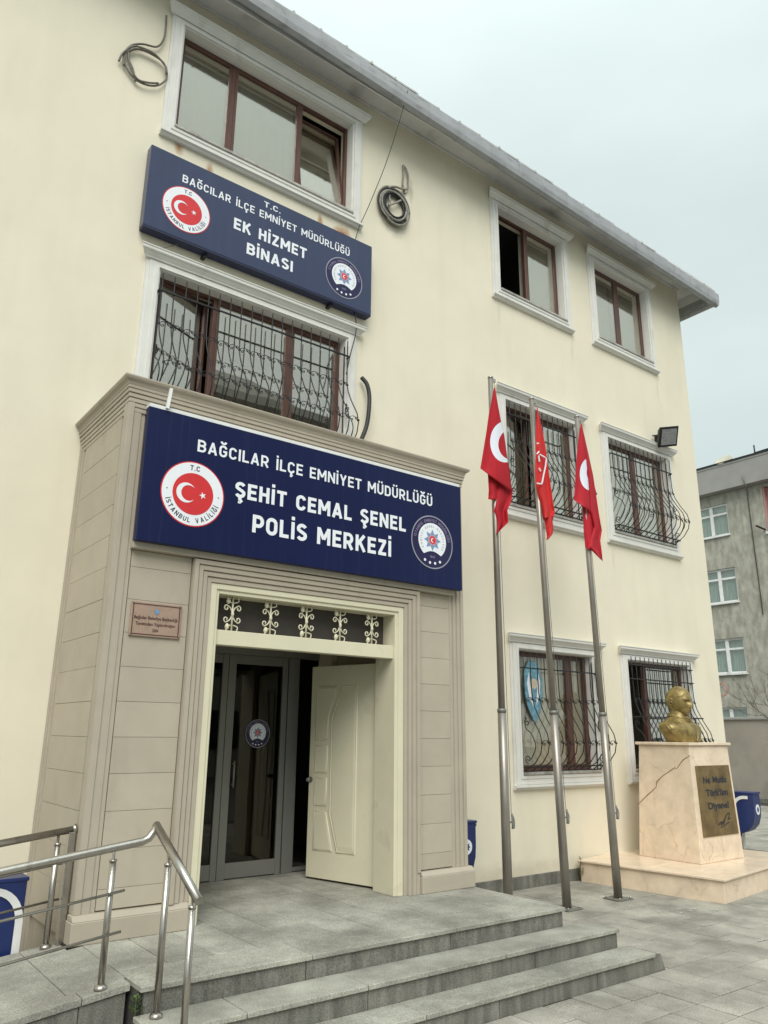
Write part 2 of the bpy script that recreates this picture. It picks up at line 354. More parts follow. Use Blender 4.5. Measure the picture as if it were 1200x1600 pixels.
def text_arc(mb, s, cx, cz, r, a0, a1, h, Y, bold=.02, inward=False):
    """characters spread from angle a0 to a1 (degrees); inward: lower arc, tops towards the centre"""
    lo, hi = capH(bold); k = h/(hi-lo); n = len(s)
    wd = []
    for ch in s:
        if ch == ' ': wd.append(.35); continue
        v, f = text_mesh(ch, bold); wd.append(max(p.x for p in v)-min(p.x for p in v)+.12)
    tot = sum(wd); pos = 0
    for ch, wi in zip(s, wd):
        c = (pos+wi/2)/tot; pos += wi
        if ch == ' ': continue
        a = R(a0+(a1-a0)*c); v, f = text_mesh(ch, bold)
        mx_ = (max(p.x for p in v)+min(p.x for p in v))/2
        rot = a+math.pi/2 if inward else a-math.pi/2
        ca, sa = math.cos(rot), math.sin(rot)
        ox, oz = cx+r*math.cos(a), cz+r*math.sin(a)
        out = []
        for p in v:
            u, w_ = (p.x-mx_)*k, (p.y-lo)*k
            out.append((ox+u*ca-w_*sa, Y, oz+u*sa+w_*ca))
        mb.add(out, f)
# plain engineering capitals drawn with strokes: cap height 7, stroke width SW
def _arc(cx, cy, rx, ry, a0, a1, n=9): return [(cx+rx*math.cos(R(a0+(a1-a0)*k/n)), cy+ry*math.sin(R(a0+(a1-a0)*k/n))) for k in range(n+1)]
def glyph(ch, w=1.3):
    h = w/2; b, t = h, 7-h; l = h
    def W_(x): return x-h
    acc = []
    base = {'İ': 'I', 'Ü': 'U', 'Ğ': 'G', 'Ç': 'C', 'Ş': 'S'}.get(ch, ch)
    r = 4.6-h; q = 1.7-h*.3
    P = []; adv = 4.6
    if base == 'A': adv = 5.2; P = [[(.62, 0), (2.6, 7)], [(4.58, 0), (2.6, 7)], [(1.3, 2.0), (3.9, 2.0)]]
    elif base == 'B': adv = 4.7; m = 3.62; P = [[(l, 0), (l, 7)], [(l, t), (2.3, t)]+_arc(2.55, (t+m)/2, 1.35, (t-m)/2, 90, -90)+[(l, m)], [(l, m), (2.4, m)]+_arc(2.65, (m+b)/2, 1.42, (m-b)/2, 90, -90)+[(l, b)]]
    elif base == 'C': P = [_arc(2.3, 7-h-1.65, 1.65, 1.65, 10, 180)+_arc(2.3, h+1.65, 1.65, 1.65, 180, 350)]
    elif base == 'D': P = [[(l, 0), (l, 7)], [(l, t), (2.3, t)]+_arc(2.3, t-1.65, 1.65, 1.65, 90, 0)+_arc(2.3, b+1.65, 1.65, 1.65, 0, -90)+[(l, b)]]
    elif base == 'E': adv = 4.1; P = [[(l, 0), (l, 7)], [(l, t), (4.1, t)], [(l, b), (4.1, b)], [(l, 3.55), (3.7, 3.55)]]
    elif base == 'G': P = [_arc(2.3, 7-h-1.65, 1.65, 1.65, 10, 180)+_arc(2.3, h+1.65, 1.65, 1.65, 180, 360)+[(3.95, 3.45)], [(3.95+h, 3.3), (2.3, 3.3)]]
    elif base == 'H': P = [[(l, 0), (l, 7)], [(r, 0), (r, 7)], [(l, 3.6), (r, 3.6)]]
    elif base == 'I': adv = w; P = [[(l, 0), (l, 7)]]
    elif base == 'K': adv = 4.9; P = [[(l, 0), (l, 7)], [(l, 2.6), (4.15, 7)], [(2.1, 3.9), (4.3, 0)]]
    elif base == 'L': adv = 3.9; P = [[(l, 0), (l, 7)], [(l, b), (3.9, b)]]
    elif base == 'M': adv = 6.0; P = [[(l, 0), (l, 7)], [(6-h, 0), (6-h, 7)], [(l+.1, 6.7), (3.0, 2.2)], [(5.9-h, 6.7), (3.0, 2.2)]]
    elif base == 'N': adv = 4.9; P = [[(l, 0), (l, 7)], [(4.9-h, 0), (4.9-h, 7)], [(l+.05, 6.6), (4.85-h, .4)]]
    elif base in 'O0': P = [_arc(2.3, t-1.65, 1.65, 1.65, 0, 180)+_arc(2.3, b+1.65, 1.65, 1.65, 180, 360)+[(3.95, t-1.65)]]
    elif base == 'P': m = 2.75; P = [[(l, 0), (l, 7)], [(l, t), (2.3, t)]+_arc(2.5, (t+m)/2, 1.45, (t-m)/2, 90, -90)+[(l, m)]]
    elif base == 'R': m = 2.95; adv = 4.8; P = [[(l, 0), (l, 7)], [(l, t), (2.3, t)]+_arc(2.5, (t+m)/2, 1.42, (t-m)/2, 90, -90)+[(l, m)], [(2.3, 3.0), (4.15, 0)]]
    elif base == 'S': adv = 4.4; P = [_arc(2.25, t-1.42, 1.58, 1.42, 25, 200)+[(1.3, 4.0), (3.1, 3.1)]+_arc(2.15, b+1.45, 1.62, 1.45, 20, -155)]
    elif base == 'T': adv = 4.5; P = [[(2.25, 0), (2.25, 7)], [(0, t), (4.5, t)]]
    elif base == 'U': P = [[(l, 7), (l, b+1.65)]+_arc(2.3, b+1.65, 1.65, 1.65, 180, 360)+[(3.95, 7)]]
    elif base == 'V': adv = 5.0; P = [[(.6, 7), (2.5, 0)], [(4.4, 7), (2.5, 0)]]
    elif base == 'Y': adv = 4.9; P = [[(.62, 7), (2.45, 2.9)], [(4.28, 7), (2.45, 2.9)], [(2.45, 3.1), (2.45, 0)]]
    elif base == 'Z': adv = 4.3; P = [[(.2, t), (4.1, t)], [(.2, b), (4.2, b)], [(3.6, t), (.75, b)]]
    elif base == '.': adv = w; P = [[(l, 0), (l, w)]]
    elif base == '1': adv = 2.6; P = [[(2.0, 0), (2.0, 7)], [(2.0, 6.5), (.4, 5.4)]]
    elif base == '4': P = [[(3.3, 0), (3.3, 7)], [(.3, 1.9), (4.5, 1.9)], [(3.2, 6.8), (.6, 1.9)]]
    elif base == '5': P = [[(4.1, t), (.95, t), (.8, 3.9), (2.3, 4.1)]+_arc(2.3, b+1.75, 1.6, 1.75, 90, -150)]
    elif base == '8': P = [_arc(2.3, 5.1, 1.35, 1.25, 0, 360), _arc(2.3, 2.3, 1.6, 1.65, 0, 360)]
    else: adv = 2.6
    c = adv/2
    if ch == 'İ': P.append([(c, 7.75), (c, 7.75+w)])
    if ch == 'Ü': P += [[(c-1.0, 7.75), (c-1.0, 7.75+w)], [(c+1.0, 7.75), (c+1.0, 7.75+w)]]
    if ch == 'Ğ': P.append([(c+1.3*math.cos(a), 9.1+1.2*math.sin(a)) for a in [R(180+180*k/8) for k in range(9)]])
    if ch in 'ÇŞ': P.append([(c, .2), (c, -.75), (c+.45, -1.25), (c, -1.75), (c-.7, -1.65)])
    return P, adv
def ribbon(mb, pts, w, Y, f):
    n = len(pts); L = []
    for i, p in enumerate(pts):
        a = pts[max(i-1, 0)]; c = pts[min(i+1, n-1)]
        if 0 < i < n-1:
            d1 = Vector((p[0]-a[0], p[1]-a[1])); d2 = Vector((c[0]-p[0], c[1]-p[1]))
            if d1.length < 1e-6 or d2.length < 1e-6: d = (d1+d2).normalized(); k = 1
            else:
                d1.normalize(); d2.normalize(); d = (d1+d2).normalized(); k = 1/max(.5, d.dot(d1))
        else: d = Vector((c[0]-a[0], c[1]-a[1])).normalized(); k = 1
        q = Vector((-d.y, d.x))*w/2*k; L.append((p[0]+q.x, p[1]+q.y)); L.append((p[0]-q.x, p[1]-q.y))
    mb.add([f(x, z, Y) for x, z in L], [(2*i, 2*i+1, 2*i+3, 2*i+2) for i in range(n-1)])
def caps_line(mb, s, x0, x1, z, h, Y, w=1.3, gap=1.0):
    """stroke capitals on plane y=Y spanning x0..x1, baseline z, cap height h"""
    adv = []; 
    for ch in s: adv.append(glyph(ch, w)[1])
    tot = sum(adv)+gap*(len(s)-1); kz = h/7; kx = (x1-x0)/tot; pos = 0; q = 0
    for ch, a in zip(s, adv):
        if ch != ' ':
            for P in glyph(ch, w)[0]:
                q += 1; ribbon(mb, P, w, Y-.00012*(q % 5), lambda x, y, Y_, p=pos: (x0+(p+x)*kx, Y_, z+y*kz))
        pos += a+gap
def caps_arc(mb, s, cx, cz, r, a0, a1, h, Y, w=1.2, inward=False, gap=1.3):
    adv = [glyph(ch, w)[1] for ch in s]; tot = sum(adv)+gap*(len(s)-1); k = h/7; pos = 0; q = 0
    for ch, a in zip(s, adv):
        ang = R(a0+(a1-a0)*(pos+a/2)/tot); rot = ang+math.pi/2 if inward else ang-math.pi/2
        ca, sa = math.cos(rot), math.sin(rot); ox, oz = cx+r*math.cos(ang), cz+r*math.sin(ang)
        if ch != ' ':
            for P in glyph(ch, w)[0]:
                q += 1; ribbon(mb, P, w, Y-.00010*(q % 5), lambda x, y, Y_: (ox+((x-a/2)*ca-y*sa)*k, Y_, oz+((x-a/2)*sa+y*ca)*k))
        pos += a+gap
def disc(cx, cz, r, n=48): return [(cx+r*math.cos(2*math.pi*i/n), cz+r*math.sin(2*math.pi*i/n)) for i in range(n)]
def star(cx, cz, r, k=5, inner=.382, rot=90): return [(cx+(r if i % 2 == 0 else r*inner)*math.cos(R(rot)+math.pi*i/k), cz+(r if i % 2 == 0 else r*inner)*math.sin(R(rot)+math.pi*i/k)) for i in range(2*k)]
def crescent(cx, cz, r, ri, off, n=28):
    d = off; x = (r*r-ri*ri+d*d)/(2*d); a = math.acos(max(-1, min(1, x/r))); b = math.atan2(math.sqrt(max(0, r*r-x*x)), x-d)
    o = [(cx+r*math.cos(t), cz+r*math.sin(t)) for t in [a+(2*math.pi-2*a)*i/n for i in range(n+1)]]
    i_ = [(cx+d+ri*math.cos(t), cz+ri*math.sin(t)) for t in [2*math.pi-b-(2*math.pi-2*b)*i/n for i in range(1, n)]]
    return o+i_

# =================================================================== GROUND
YF = 7.56         # facade plane
ZT = .45          # terrace level
g = MB().box(-80, 120, -80, 120, -1.2, -.04); setp(build('ground', g, M['ground']), kind='structure')
pl = empty('plaza_paving', (7, 4, 0), kind='structure')
build('paving_bed', MB().box(-1.5, 24, -1, 20, -.04, -.012), M['joint'], pl)
# pavers
T = .325
tile_mes = []
for k in range(3):
    mb = MB().box(-T/2+.005+.001*k, T/2-.006, -T/2+.005, T/2-.006-.001*k, -.03, 0)
    me = bpy.data.meshes.new('paving_tile'); me.from_pydata(mb.v, [], mb.f)
    bm = bmesh.new(); bm.from_mesh(me); bmesh.ops.bevel(bm, geom=[e for e in bm.edges if all(v.co.z > -.001 for v in e.verts)], offset=.004, segments=1, affect='EDGES'); bm.to_mesh(me); bm.free()
    me.materials.append(M['pave']); tile_mes.append(me)
cand = []
def pxof(p):
    v = Vector(p)-Vector((0, 0, EYE)); d = v.dot(FW)
    if d <= .2: return None
    return 600+FPX*v.dot(R2)/d, 800-FPX*v.dot(U2)/d, d
for j in range(0, 62):
    for i in range(0, 70):
        x = .3+i*T+.16; y = 4.40-.5*T+(j-14)*T
        if y > 19 or x > 23.5: continue
        inter = (x < 5.7 and 4.5 < y < 7.6) or (x < 13.2 and y > 7.5) or (9.6 < x < 11.3 and 5.9 < y < 7.5) or (x < 1.9 and 5.1 < y < 6.3)
        if inter: continue
        q = pxof((x, y, 0)); 
        vis = q is not None and -60 < q[0] < 1260 and q[1] < 1680
        cand.append((q[2] if (q and vis) else 1e3+abs(x-6)+abs(y-3), x, y, vis))
cand.sort()
for k, (d, x, y, vis) in enumerate(cand[:300]):
    if not vis: break
    o = bpy.data.objects.new('paving_tile', random.choice(tile_mes)); C.objects.link(o)
    o.rotation_euler = (random.gauss(0, .004), random.gauss(0, .004), random.choice((0, 1, 2, 3))*math.pi/2+random.gauss(0, .003))
    place(o, (x, y, random.gauss(0, .0012)), pl)
rest = MB()
for d, x, y, vis in cand[k if not vis else 300:]:
    z = random.gauss(0, .001); rest.box(x-T/2+.004, x+T/2-.004, y-T/2+.004, y+T/2-.004, -.03, z)
setp(build('distant_pavers', rest, M['pave'], pl, fixn=False), kind='stuff')

# terrace
te = empty('terrace', (3.9, 5.6, 0), kind='structure')
XE = 5.85; YN = 4.98
build('terrace_core', MB().box(2.0, XE-.03, YN+.06, 7.9, -.02, ZT-.035), M['joint'], te)
def slab(name, x0, x1, y0, y1, z0, z1, m, par, bv=.004):
    return build(name, MB().box(x0+.0035, x1-.0035, y0+.0035, y1-.0035, z0, z1+random.gauss(0, .0006)), m, par, bevel=bv)
for a, b in ((2.0, 3.21), (3.21, 4.55), (4.55, XE)): slab('nosing_slab', a, b, YN, 5.385, ZT-.032, ZT, M['gran'], te)
x = 2.0; ci = 0
while x < XE-.05:
    x1 = min(x+.333, XE); y = 5.385; L = (.46, .82, .62, .38)[ci % 4]
    while y < 7.86:
        y1 = min(y+L, 7.88)
        slab('paving_slab', x, x1, y, y1, ZT-.03, ZT-.0005, M['gran'], te, .002); y = y1; L = .92
    x = x1; ci += 1
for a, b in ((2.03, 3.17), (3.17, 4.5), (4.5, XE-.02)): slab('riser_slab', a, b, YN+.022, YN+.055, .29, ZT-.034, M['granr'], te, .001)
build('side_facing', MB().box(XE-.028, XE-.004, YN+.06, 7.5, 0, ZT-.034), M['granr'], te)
def step(name, x0, x1, yn, yb, z, joints, rj):
    e = empty(name, ((x0+x1)/2, yn, 0), kind='structure')
    build('step_core', MB().box(x0+.04, x1-.04, yn+.06, yb, -.02, z-.035), M['joint'], e)
    xs = [x0]+joints+[x1]
    for a, b in zip(xs, xs[1:]): slab('tread_slab', a, b, yn, yb, z-.032, z, M['gran'], e)
    xs = [x0+.02]+rj+[x1-.02]
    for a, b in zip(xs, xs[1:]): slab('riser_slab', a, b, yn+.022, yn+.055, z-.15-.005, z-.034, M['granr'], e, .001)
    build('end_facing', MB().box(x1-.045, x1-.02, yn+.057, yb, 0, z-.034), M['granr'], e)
    return e
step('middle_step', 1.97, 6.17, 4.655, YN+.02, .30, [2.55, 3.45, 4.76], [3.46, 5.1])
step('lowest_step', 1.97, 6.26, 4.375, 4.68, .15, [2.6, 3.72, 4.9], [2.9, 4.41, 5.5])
# broken end of the lowest step: a short bare riser stub past the nosing
setp(build('riser_stub', MB().add([(6.24,4.40,0),(6.41,4.40,0),(6.40,4.46,0),(6.24,4.47,0),(6.24,4.40,.128),(6.37,4.41,.125),(6.36,4.45,.12),(6.24,4.47,.12)],
      [(0,3,2,1),(4,5,6,7),(0,1,5,4),(1,2,6,5),(2,3,7,6),(3,0,4,7)]), M['granr']), 'broken granite riser end past the lowest step', 'stone')
# ramp
ra = empty('ramp', (.5, 6.3, 0), kind='structure')
RS = .115
zr = lambda x: ZT-RS*(2.0-x)
mbr = MB().add([(-1.9,5.16,-.02),(1.98,5.16,-.02),(1.91,6.36,-.02),(-1.9,6.36,-.02),(-1.9,5.16,zr(-1.9)-.03),(1.98,5.16,ZT-.035),(1.91,6.36,ZT-.038),(-1.9,6.36,zr(-1.9)-.03)],
      [(0,3,2,1),(4,5,6,7),(0,1,5,4),(1,2,6,5),(2,3,7,6),(3,0,4,7)])
build('ramp_core', mbr, M['joint'], ra)
def rslab(name, x0, x1, y0, y1, th=.03, m=None):
    x0 += .003; x1 -= .003; y0 += .003; y1 -= .003
    build(name, MB().hexa([(x0,y0,zr(x0)-th),(x1,y0,zr(x1)-th),(x1,y1,zr(x1)-th),(x0,y1,zr(x0)-th)], [(x0,y0,zr(x0)),(x1,y0,zr(x1)),(x1,y1,zr(x1)),(x0,y1,zr(x0))]), m or M['gran'], ra, bevel=.002)
xs = [2.0, 1.645, 1.29, .93, .57, .2, -.2, -.6, -1.0, -1.4, -1.8]
for a, b in zip(xs[1:], xs):
    for y0, y1 in ((5.24, 5.62), (5.62, 6.12), (6.12, 6.38)): rslab('ramp_tile', a, min(b, 1.90) if y0 > 6.1 else b, y0, y1)
for a, b in ((1.70, 1.985), (1.05, 1.70), (.4, 1.05), (-.3, .4), (-1.0, -.3), (-1.8, -1.0)): rslab('kerb_slab', a, b, 5.10, 5.24, .04)
for a, b in ((1.69, 1.965), (1.12, 1.69), (.5, 1.12), (-.2, .5), (-1.0, -.2), (-1.8, -1.0)):
    a += .003; b -= .003
    build('side_slab', MB().hexa([(a,5.118,-.01),(b,5.118,-.01),(b,5.158,-.01),(a,5.158,-.01)], [(a,5.118,zr(a)-.042),(b,5.118,zr(b)-.042),(b,5.158,zr(b)-.042),(a,5.158,zr(a)-.042)]), M['granr'], ra)

# weeds in the corner
def weed(name, c, h, n, label, stretch=1):
    mb = MB()
    for i in range(n):
        a = random.uniform(0, 6.28); r = random.uniform(0, .03); p = Vector(c)+Vector((r*math.cos(a), r*math.sin(a)*stretch, random.uniform(0, h)))
        t = Vector((math.cos(a), math.sin(a), random.uniform(.2, 1))).normalized(); s_ = t.cross(Vector((0, 0, 1))).normalized()*.007; l_ = random.uniform(.02, .04)
        mb.add([p, p+t*l_*.5+s_, p+t*l_, p+t*l_*.5-s_], [(0, 1, 2, 3)])
    mb.tube([c, Vector(c)+Vector((0, 0, h))], .003, 4)
    return setp(build(name, mb, M['leaf'], fixn=False), label, 'weed')
weed('weed', (1.985, 5.0, .30), .10, 50, 'small green weed growing between ramp end and top step')
weed('weed', (9.08, 7.44, .0), .30, 90, 'dark green weed at the back corner of the marble podium')

# =================================================================== POLICE STATION
XL, XR, YB, ZS = -6.0, 13.35, 18.0, 10.88
ps = empty('police_station', (4, YF, 0), 'three storey cream plastered building with brown framed windows and a taupe entrance porch', 'building')
W = dict(
 W3L=(2.55, 5.13, 8.87, 10.40), W3M=(8.07, 9.68, 8.81, 10.40), W3R=(10.58, 12.21, 8.81, 10.40),
 W2L=(2.55, 5.10, 5.33, 6.92), W2M=(8.08, 9.74, 5.19, 6.88), W2R=(10.60, 12.37, 5.19, 6.88),
 W1M=(8.16, 9.80, 1.40, 3.08), W1R=(10.68, 12.40, 1.40, 3.08))
W = {k: tuple(v*.994 if i < 2 else 1.92+(v-1.92)*.994 for i, v in enumerate(q)) for k, q in W.items()}
DOOR = (2.95, 5.0, .2, 2.95)
def wall_grid(x0, x1, z0, z1, ops, y, depth):
    xs = sorted({x0, x1, *[o[0] for o in ops], *[o[1] for o in ops]}); zs = sorted({z0, z1, *[o[2] for o in ops], *[o[3] for o in ops]})
    mb = MB(); idx = {}
    def V(x, z):
        if (x, z) not in idx: idx[(x, z)] = len(mb.v); mb.v.append((x, y, z))
        return idx[(x, z)]
    for a, b in zip(xs, xs[1:]):
        for c, d in zip(zs, zs[1:]):
            if any(o[0] <= a and b <= o[1] and o[2] <= c and d <= o[3] for o in ops): continue
            mb.f.append((V(a, c), V(b, c), V(b, d), V(a, d))); mb.sm.append(False); mb.mi.append(0)
    for (a, b, c, d) in ops:
        mb.add([(a,y,c),(b,y,c),(b,y,d),(a,y,d),(a,y+depth,c),(b,y+depth,c),(b,y+depth,d),(a,y+depth,d)], [(0,4,5,1),(1,5,6,2),(2,6,7,3),(3,7,4,0)])
    return mb
wm = wall_grid(XL, XR, 0, ZS+.15, list(W.values())+[DOOR], YF, .28)
wm.add([(XR,YF,0),(XR,YB,0),(XR,YB,ZS+.15),(XR,YF,ZS+.15)], [(0,1,2,3)]); wm.add([(XL,YF,0),(XL,YB,0),(XL,YB,ZS+.15),(XL,YF,ZS+.15)], [(3,2,1,0)])
wm.add([(XL,YB,0),(XR,YB,0),(XR,YB,ZS+.15),(XL,YB,ZS+.15)], [(3,2,1,0)])
build('wall', wm, M['plaster'], ps, fixn=False)
# interior shell: floors, ceilings, rear partition so rooms are closed and dim
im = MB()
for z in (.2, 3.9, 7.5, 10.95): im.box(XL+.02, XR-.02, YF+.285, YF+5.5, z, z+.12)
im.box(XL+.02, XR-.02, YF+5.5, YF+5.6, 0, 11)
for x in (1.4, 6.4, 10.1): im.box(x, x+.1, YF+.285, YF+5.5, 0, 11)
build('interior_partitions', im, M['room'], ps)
# granite skirting
build('skirting', MB().box(5.86, 9.18, YF-.03, YF, .0, .15), M['granr'], ps, bevel=.003)
build('skirting', MB().box(11.5, 13.38, YF-.03, YF, 0, .15), M['granr'], ps, bevel=.003)
build('skirting', MB().box(-4, 1.86, YF-.02, YF, .0, .15), M['granr'], ps, bevel=.003)

# --- eave
ez = ZS-.02; yo = 7.13; xo = XR+.42; SH = lambda x: -.024*(x-9.7)
build('soffit', MB().box(XL-.3, xo, yo, YF-.001, ez, ez+.05).box(XR+.001, xo, YF-.001, YB, ez, ez+.05), M['soffit'], ps)
build('soffit_bead', MB().box(XL, XR+.02, YF-.035, YF-.002, ez-.03, ez-.002), M['soffit'], ps)
gp = [(yo-.005, ez+.06), (yo-.005, ez-.10), (yo-.03, ez-.18), (yo-.07, ez-.215), (yo-.115, ez-.19), (yo-.135, ez-.12), (yo-.14, ez+.03), (yo-.155, ez+.035), (yo-.155, ez+.015), (yo-.150, ez-.12), (yo-.13, ez-.20), (yo-.07, ez-.232), (yo-.022, ez-.195), (yo+.006, ez-.105), (yo+.006, ez+.06)]
gp = [(y_, z_-.115) for y_, z_ in gp]
gm = MB().extr(gp, XL-.3, xo+.15)
gx = [(xo+(yo-p[0])+0.0, p[1]) for p in gp]
gm.extr(gx, yo-.15, YB, 'y')
gm.v = [(v[0], v[1], v[2]+SH(v[0])) for v in gm.v]
build('fascia_board', MB().box(XL, xo, yo+.008, yo+.03, ez-.19, ez-.002).box(xo-.03, xo-.008, yo+.031, YB, ez-.19, ez-.002), M['soffit'], ps)
build('gutter', gm, M['gutter'], ps)
x = XL+.3
while x < xo+.1:
    jig = random.uniform(-.05, .05); gj = MB().extr([(p[0]-(.006 if p[0] < yo-.05 else 0), p[1]-.006+SH(x)) for p in gp], x+jig, x+jig+.035); x += .62
    build('gutter_bracket', gj, M['gutter'], ps)
rfm = MB()
pitch = .75
xs_ = [XL-.35+.42*i for i in range(50) if XL-.35+.42*i < xo+.02]
for i, x in enumerate(xs_):     # lapped roof sheets with uneven lips above the gutter
    l_ = random.uniform(-.015, .015); z_ = ez-.065+random.uniform(0, .008)+SH(x)
    ya, yb_, yc, zb_r, zc_r = yo-.13-l_, yo+.004, YB/2+YF/2, ez+.062+max(0, SH(x)), ez+.062+5.2*.42
    P_ = [(ya, z_), (yb_, zb_r), (yc, zc_r), (yc, zc_r+.03), (yb_, zb_r+.03), (ya, z_+.03)]
    rfm.extr(P_, x, x+.425)
    rfm.extr([(x+.0, z_+.0), (x+.05, z_+.0), (x+.04, z_+.045), (x+.01, z_+.045)], yo-.14-l_, yo-.03, 'y')
build('roof', rfm, M['roof'], ps)

# --- window pieces
def frame_boxes(mb, x0, x1, z0, z1, w_, y0, y1):
    mb.box(x0, x0+w_, y0, y1, z0, z1).box(x1-w_, x1, y0, y1, z0, z1).box(x0+w_, x1-w_, y0+.001, y1, z0, z0+w_).box(x0+w_, x1-w_, y0+.001, y1, z1-w_, z1)
def cprof(yw, z):   # crown moulding profile (y,z) from the wall outwards, z = bottom
    return [(yw, z), (yw-.055, z), (yw-.06, z+.015), (yw-.075, z+.03), (yw-.095, z+.055), (yw-.115, z+.065), (yw-.12, z+.075), (yw-.12, z+.10), (yw-.13, z+.105), (yw-.13, z+.115), (yw, z+.12)]
def window_trim(win, x0, x1, z0, z1, t=.16, corn=True):
    mb = MB(); a, b, c, d = x0, x1, z0, z1; yw = YF; tb = .15 if z0 > 8 else .17; tt = .10
    for (o, i, dp) in ((t, t-.035, .028), (t-.035, .055, .045), (.055, .018, .058), (.018, 0, .035)):
        ft, fb_ = tt/t, tb/t
        mb.box(a-o, a-i, yw-dp, yw-.001, c-o*fb_, d+o*ft); mb.box(b+i, b+o, yw-dp, yw-.001, c-o*fb_, d+o*ft)
        mb.box(a-i, b+i, yw-dp, yw-.001, d+i*ft, d+o*ft); mb.box(a-i, b+i, yw-dp, yw-.001, c-o*fb_, c-i*fb_)
    build('surround', mb, M['trim'], win)
    cm = MB(); e = .075
    pr = cprof(yw-.0, d+tt-.005)
    # mitred ends: loft front profile with returns
    n = len(pr); L = []; Rr = []
    for y_, z_ in pr:
        o_ = (yw-y_); L.append((a-t-.0-o_*.75, y_, z_)); Rr.append((b+t+o_*.75, y_, z_))
    cm.add(L+Rr, [tuple(range(n))[::-1], tuple(range(n, 2*n))]+[(i, (i+1) % n, n+(i+1) % n, n+i) for i in range(n)])
    build('cornice', cm, M['trim'], win)
    sm_ = MB(); o = .03
    sm_.extr([(yw-.001, c-tb+.002-.03), (yw-.045, c-tb-.028), (yw-.06, c-tb-.005), (yw-.085, c-tb+.005), (yw-.085, c-tb+.03), (yw-.03, c-tb+.034), (yw-.001, c-tb+.034)], a-t-.015, b+t+.015)
    build('ledge', sm_, M['trim'], win)
    rv = MB(); rv.box(a+.0005, a+.006, yw-.03, yw+.118, c+.03, d-.0065).box(b-.006, b-.0005, yw-.03, yw+.118, c+.03, d-.0065).box(a+.0005, b-.0005, yw-.03, yw+.118, d-.006, d-.0005)
    build('reveal', rv, M['trim'], win)
    build('sill', MB().box(a-.012, b+.012, yw-.075, yw+.16, c-.012, c+.028), M['soffitd'], win, bevel=.006)
M['soffitd'] = mat('marble_sill', (.42, .40, .36), .5, 0, .25, 12, .05, 60, 0, ((.2, .19, .17), 5, .5, .8))
def light(win, x0, x1, z0, z1, y, sash=True, open_dark=False, tilt=0, gm='glass', w_=.036):
    """one light: sash + pane"""
    if open_dark: return
    fm = MB(); frame_boxes(fm, x0, x1, z0, z1, w_, y-.018, y+.03)
    pm = MB().box(x0+w_-.004, x1-w_+.004, y+.002, y+.010, z0+w_-.004, z1-w_+.004)
    if tilt:
        Mx = Matrix.Translation((0, y+.03, z0)) @ Matrix.Rotation(R(-tilt), 4, 'X') @ Matrix.Translation((0, -y-.03, -z0))
        fm.xf(Mx); pm.xf(Mx)
    build('sash', fm, M['brown'], win, bevel=.003)
    build('pane', pm, M[gm], win)
def window(key, label, mulls, lights, blind='curtain', gm='glass'):
    x0, x1, z0, z1 = W[key]; y = YF+.12
    win = empty('window', ((x0+x1)/2, YF, z0), label, parent=ps)
    window_trim(win, x0, x1, z0, z1)
    fr = MB(); frame_boxes(fr, x0+.001, x1-.001, z0+.03, z1-.001, .038, y-.01, y+.06)
    for m_ in mulls: fr.box(m_-.024, m_+.024, y-.018, y+.058, z0+.068, z1-.039)
    build('frame', fr, M['brown'], win, bevel=.004)
    ed = [x0+.038]+[v for m_ in mulls for v in (m_-.024, m_+.024)]+[x1-.038]
    for i, kind in enumerate(lights):
        a, b = ed[2*i]+.002, ed[2*i+1]-.002
        if kind == 'open':     # sash swung inwards
            hx = a
            fm = MB(); frame_boxes(fm, a, b, z0+.07, z1-.040, .036, y-.018, y+.03)
            Mx = Matrix.Translation((hx, y+.03, 0)) @ Matrix.Rotation(R(78), 4, 'Z') @ Matrix.Translation((-hx, -y-.03, 0)); fm.xf(Mx)
            build('sash', fm, M['brown'], win, bevel=.003)
            build('pane', MB().box(a+.032, b-.032, y+.002, y+.01, z0+.102, z1-.072).xf(Mx), M[gm], win); continue
        if kind == 'ajar':
            hx = b
            fm = MB(); frame_boxes(fm, a, b, z0+.07, z1-.040, .036, y-.018, y+.03)
            Mx = Matrix.Translation((a, y+.03, 0)) @ Matrix.Rotation(R(13), 4, 'Z') @ Matrix.Translation((-a, -y-.03, 0)); fm.xf(Mx)
            build('sash', fm, M['brown'], win, bevel=.003)
            build('pane', MB().box(a+.032, b-.032, y+.002, y+.01, z0+.102, z1-.072).xf(Mx), M[gm], win)
        else: light(win, a, b, z0+.07, z1-.040, y, tilt=8 if kind == 'tilt' else 0, gm=gm)
        if blind:  # upper-floor curtains are added to keep the panes from reading black
            cm = MB(); n = 24; ys = y+(.07 if blind == 'blind' else .32 if kind in ('tilt', 'ajar') else .16)
            for k in range(n+1):
                xx = a+(b-a)*k/n; cm.v += [(xx, ys+.012*math.sin(k*2.1)+random.uniform(0, .005), z0+.05), (xx, ys+.012*math.sin(k*2.1), z1-.02)]
            for k in range(n): cm.f.append((2*k, 2*k+2, 2*k+3, 2*k+1)); cm.sm.append(True); cm.mi.append(0)
            build('curtain', cm, M[blind], win, fixn=False)
    return win
wins = {}
wins['W3L'] = window('W3L', 'wide top floor window of three lights, rightmost sash tilted open', [3.29, 4.31], ['fix', 'fix', 'tilt'])
wins['W3M'] = window('W3M', 'top floor window with its left sash open onto a dark room', [8.81], ['open', 'fix'])
wins['W3R'] = window('W3R', 'closed top floor window nearest the roof corner', [11.34], ['fix', 'fix'])
wins['W2L'] = window('W2L', 'wide barred window above the entrance porch', [3.28, 4.31], ['ajar', 'fix', 'fix'], None)
wins['W2M'] = window('W2M', 'barred first floor window behind the three flags', [8.86], ['ajar', 'fix'])
wins['W2R'] = window('W2R', 'barred first floor window beside the floodlight', [11.42], ['fix', 'fix'])
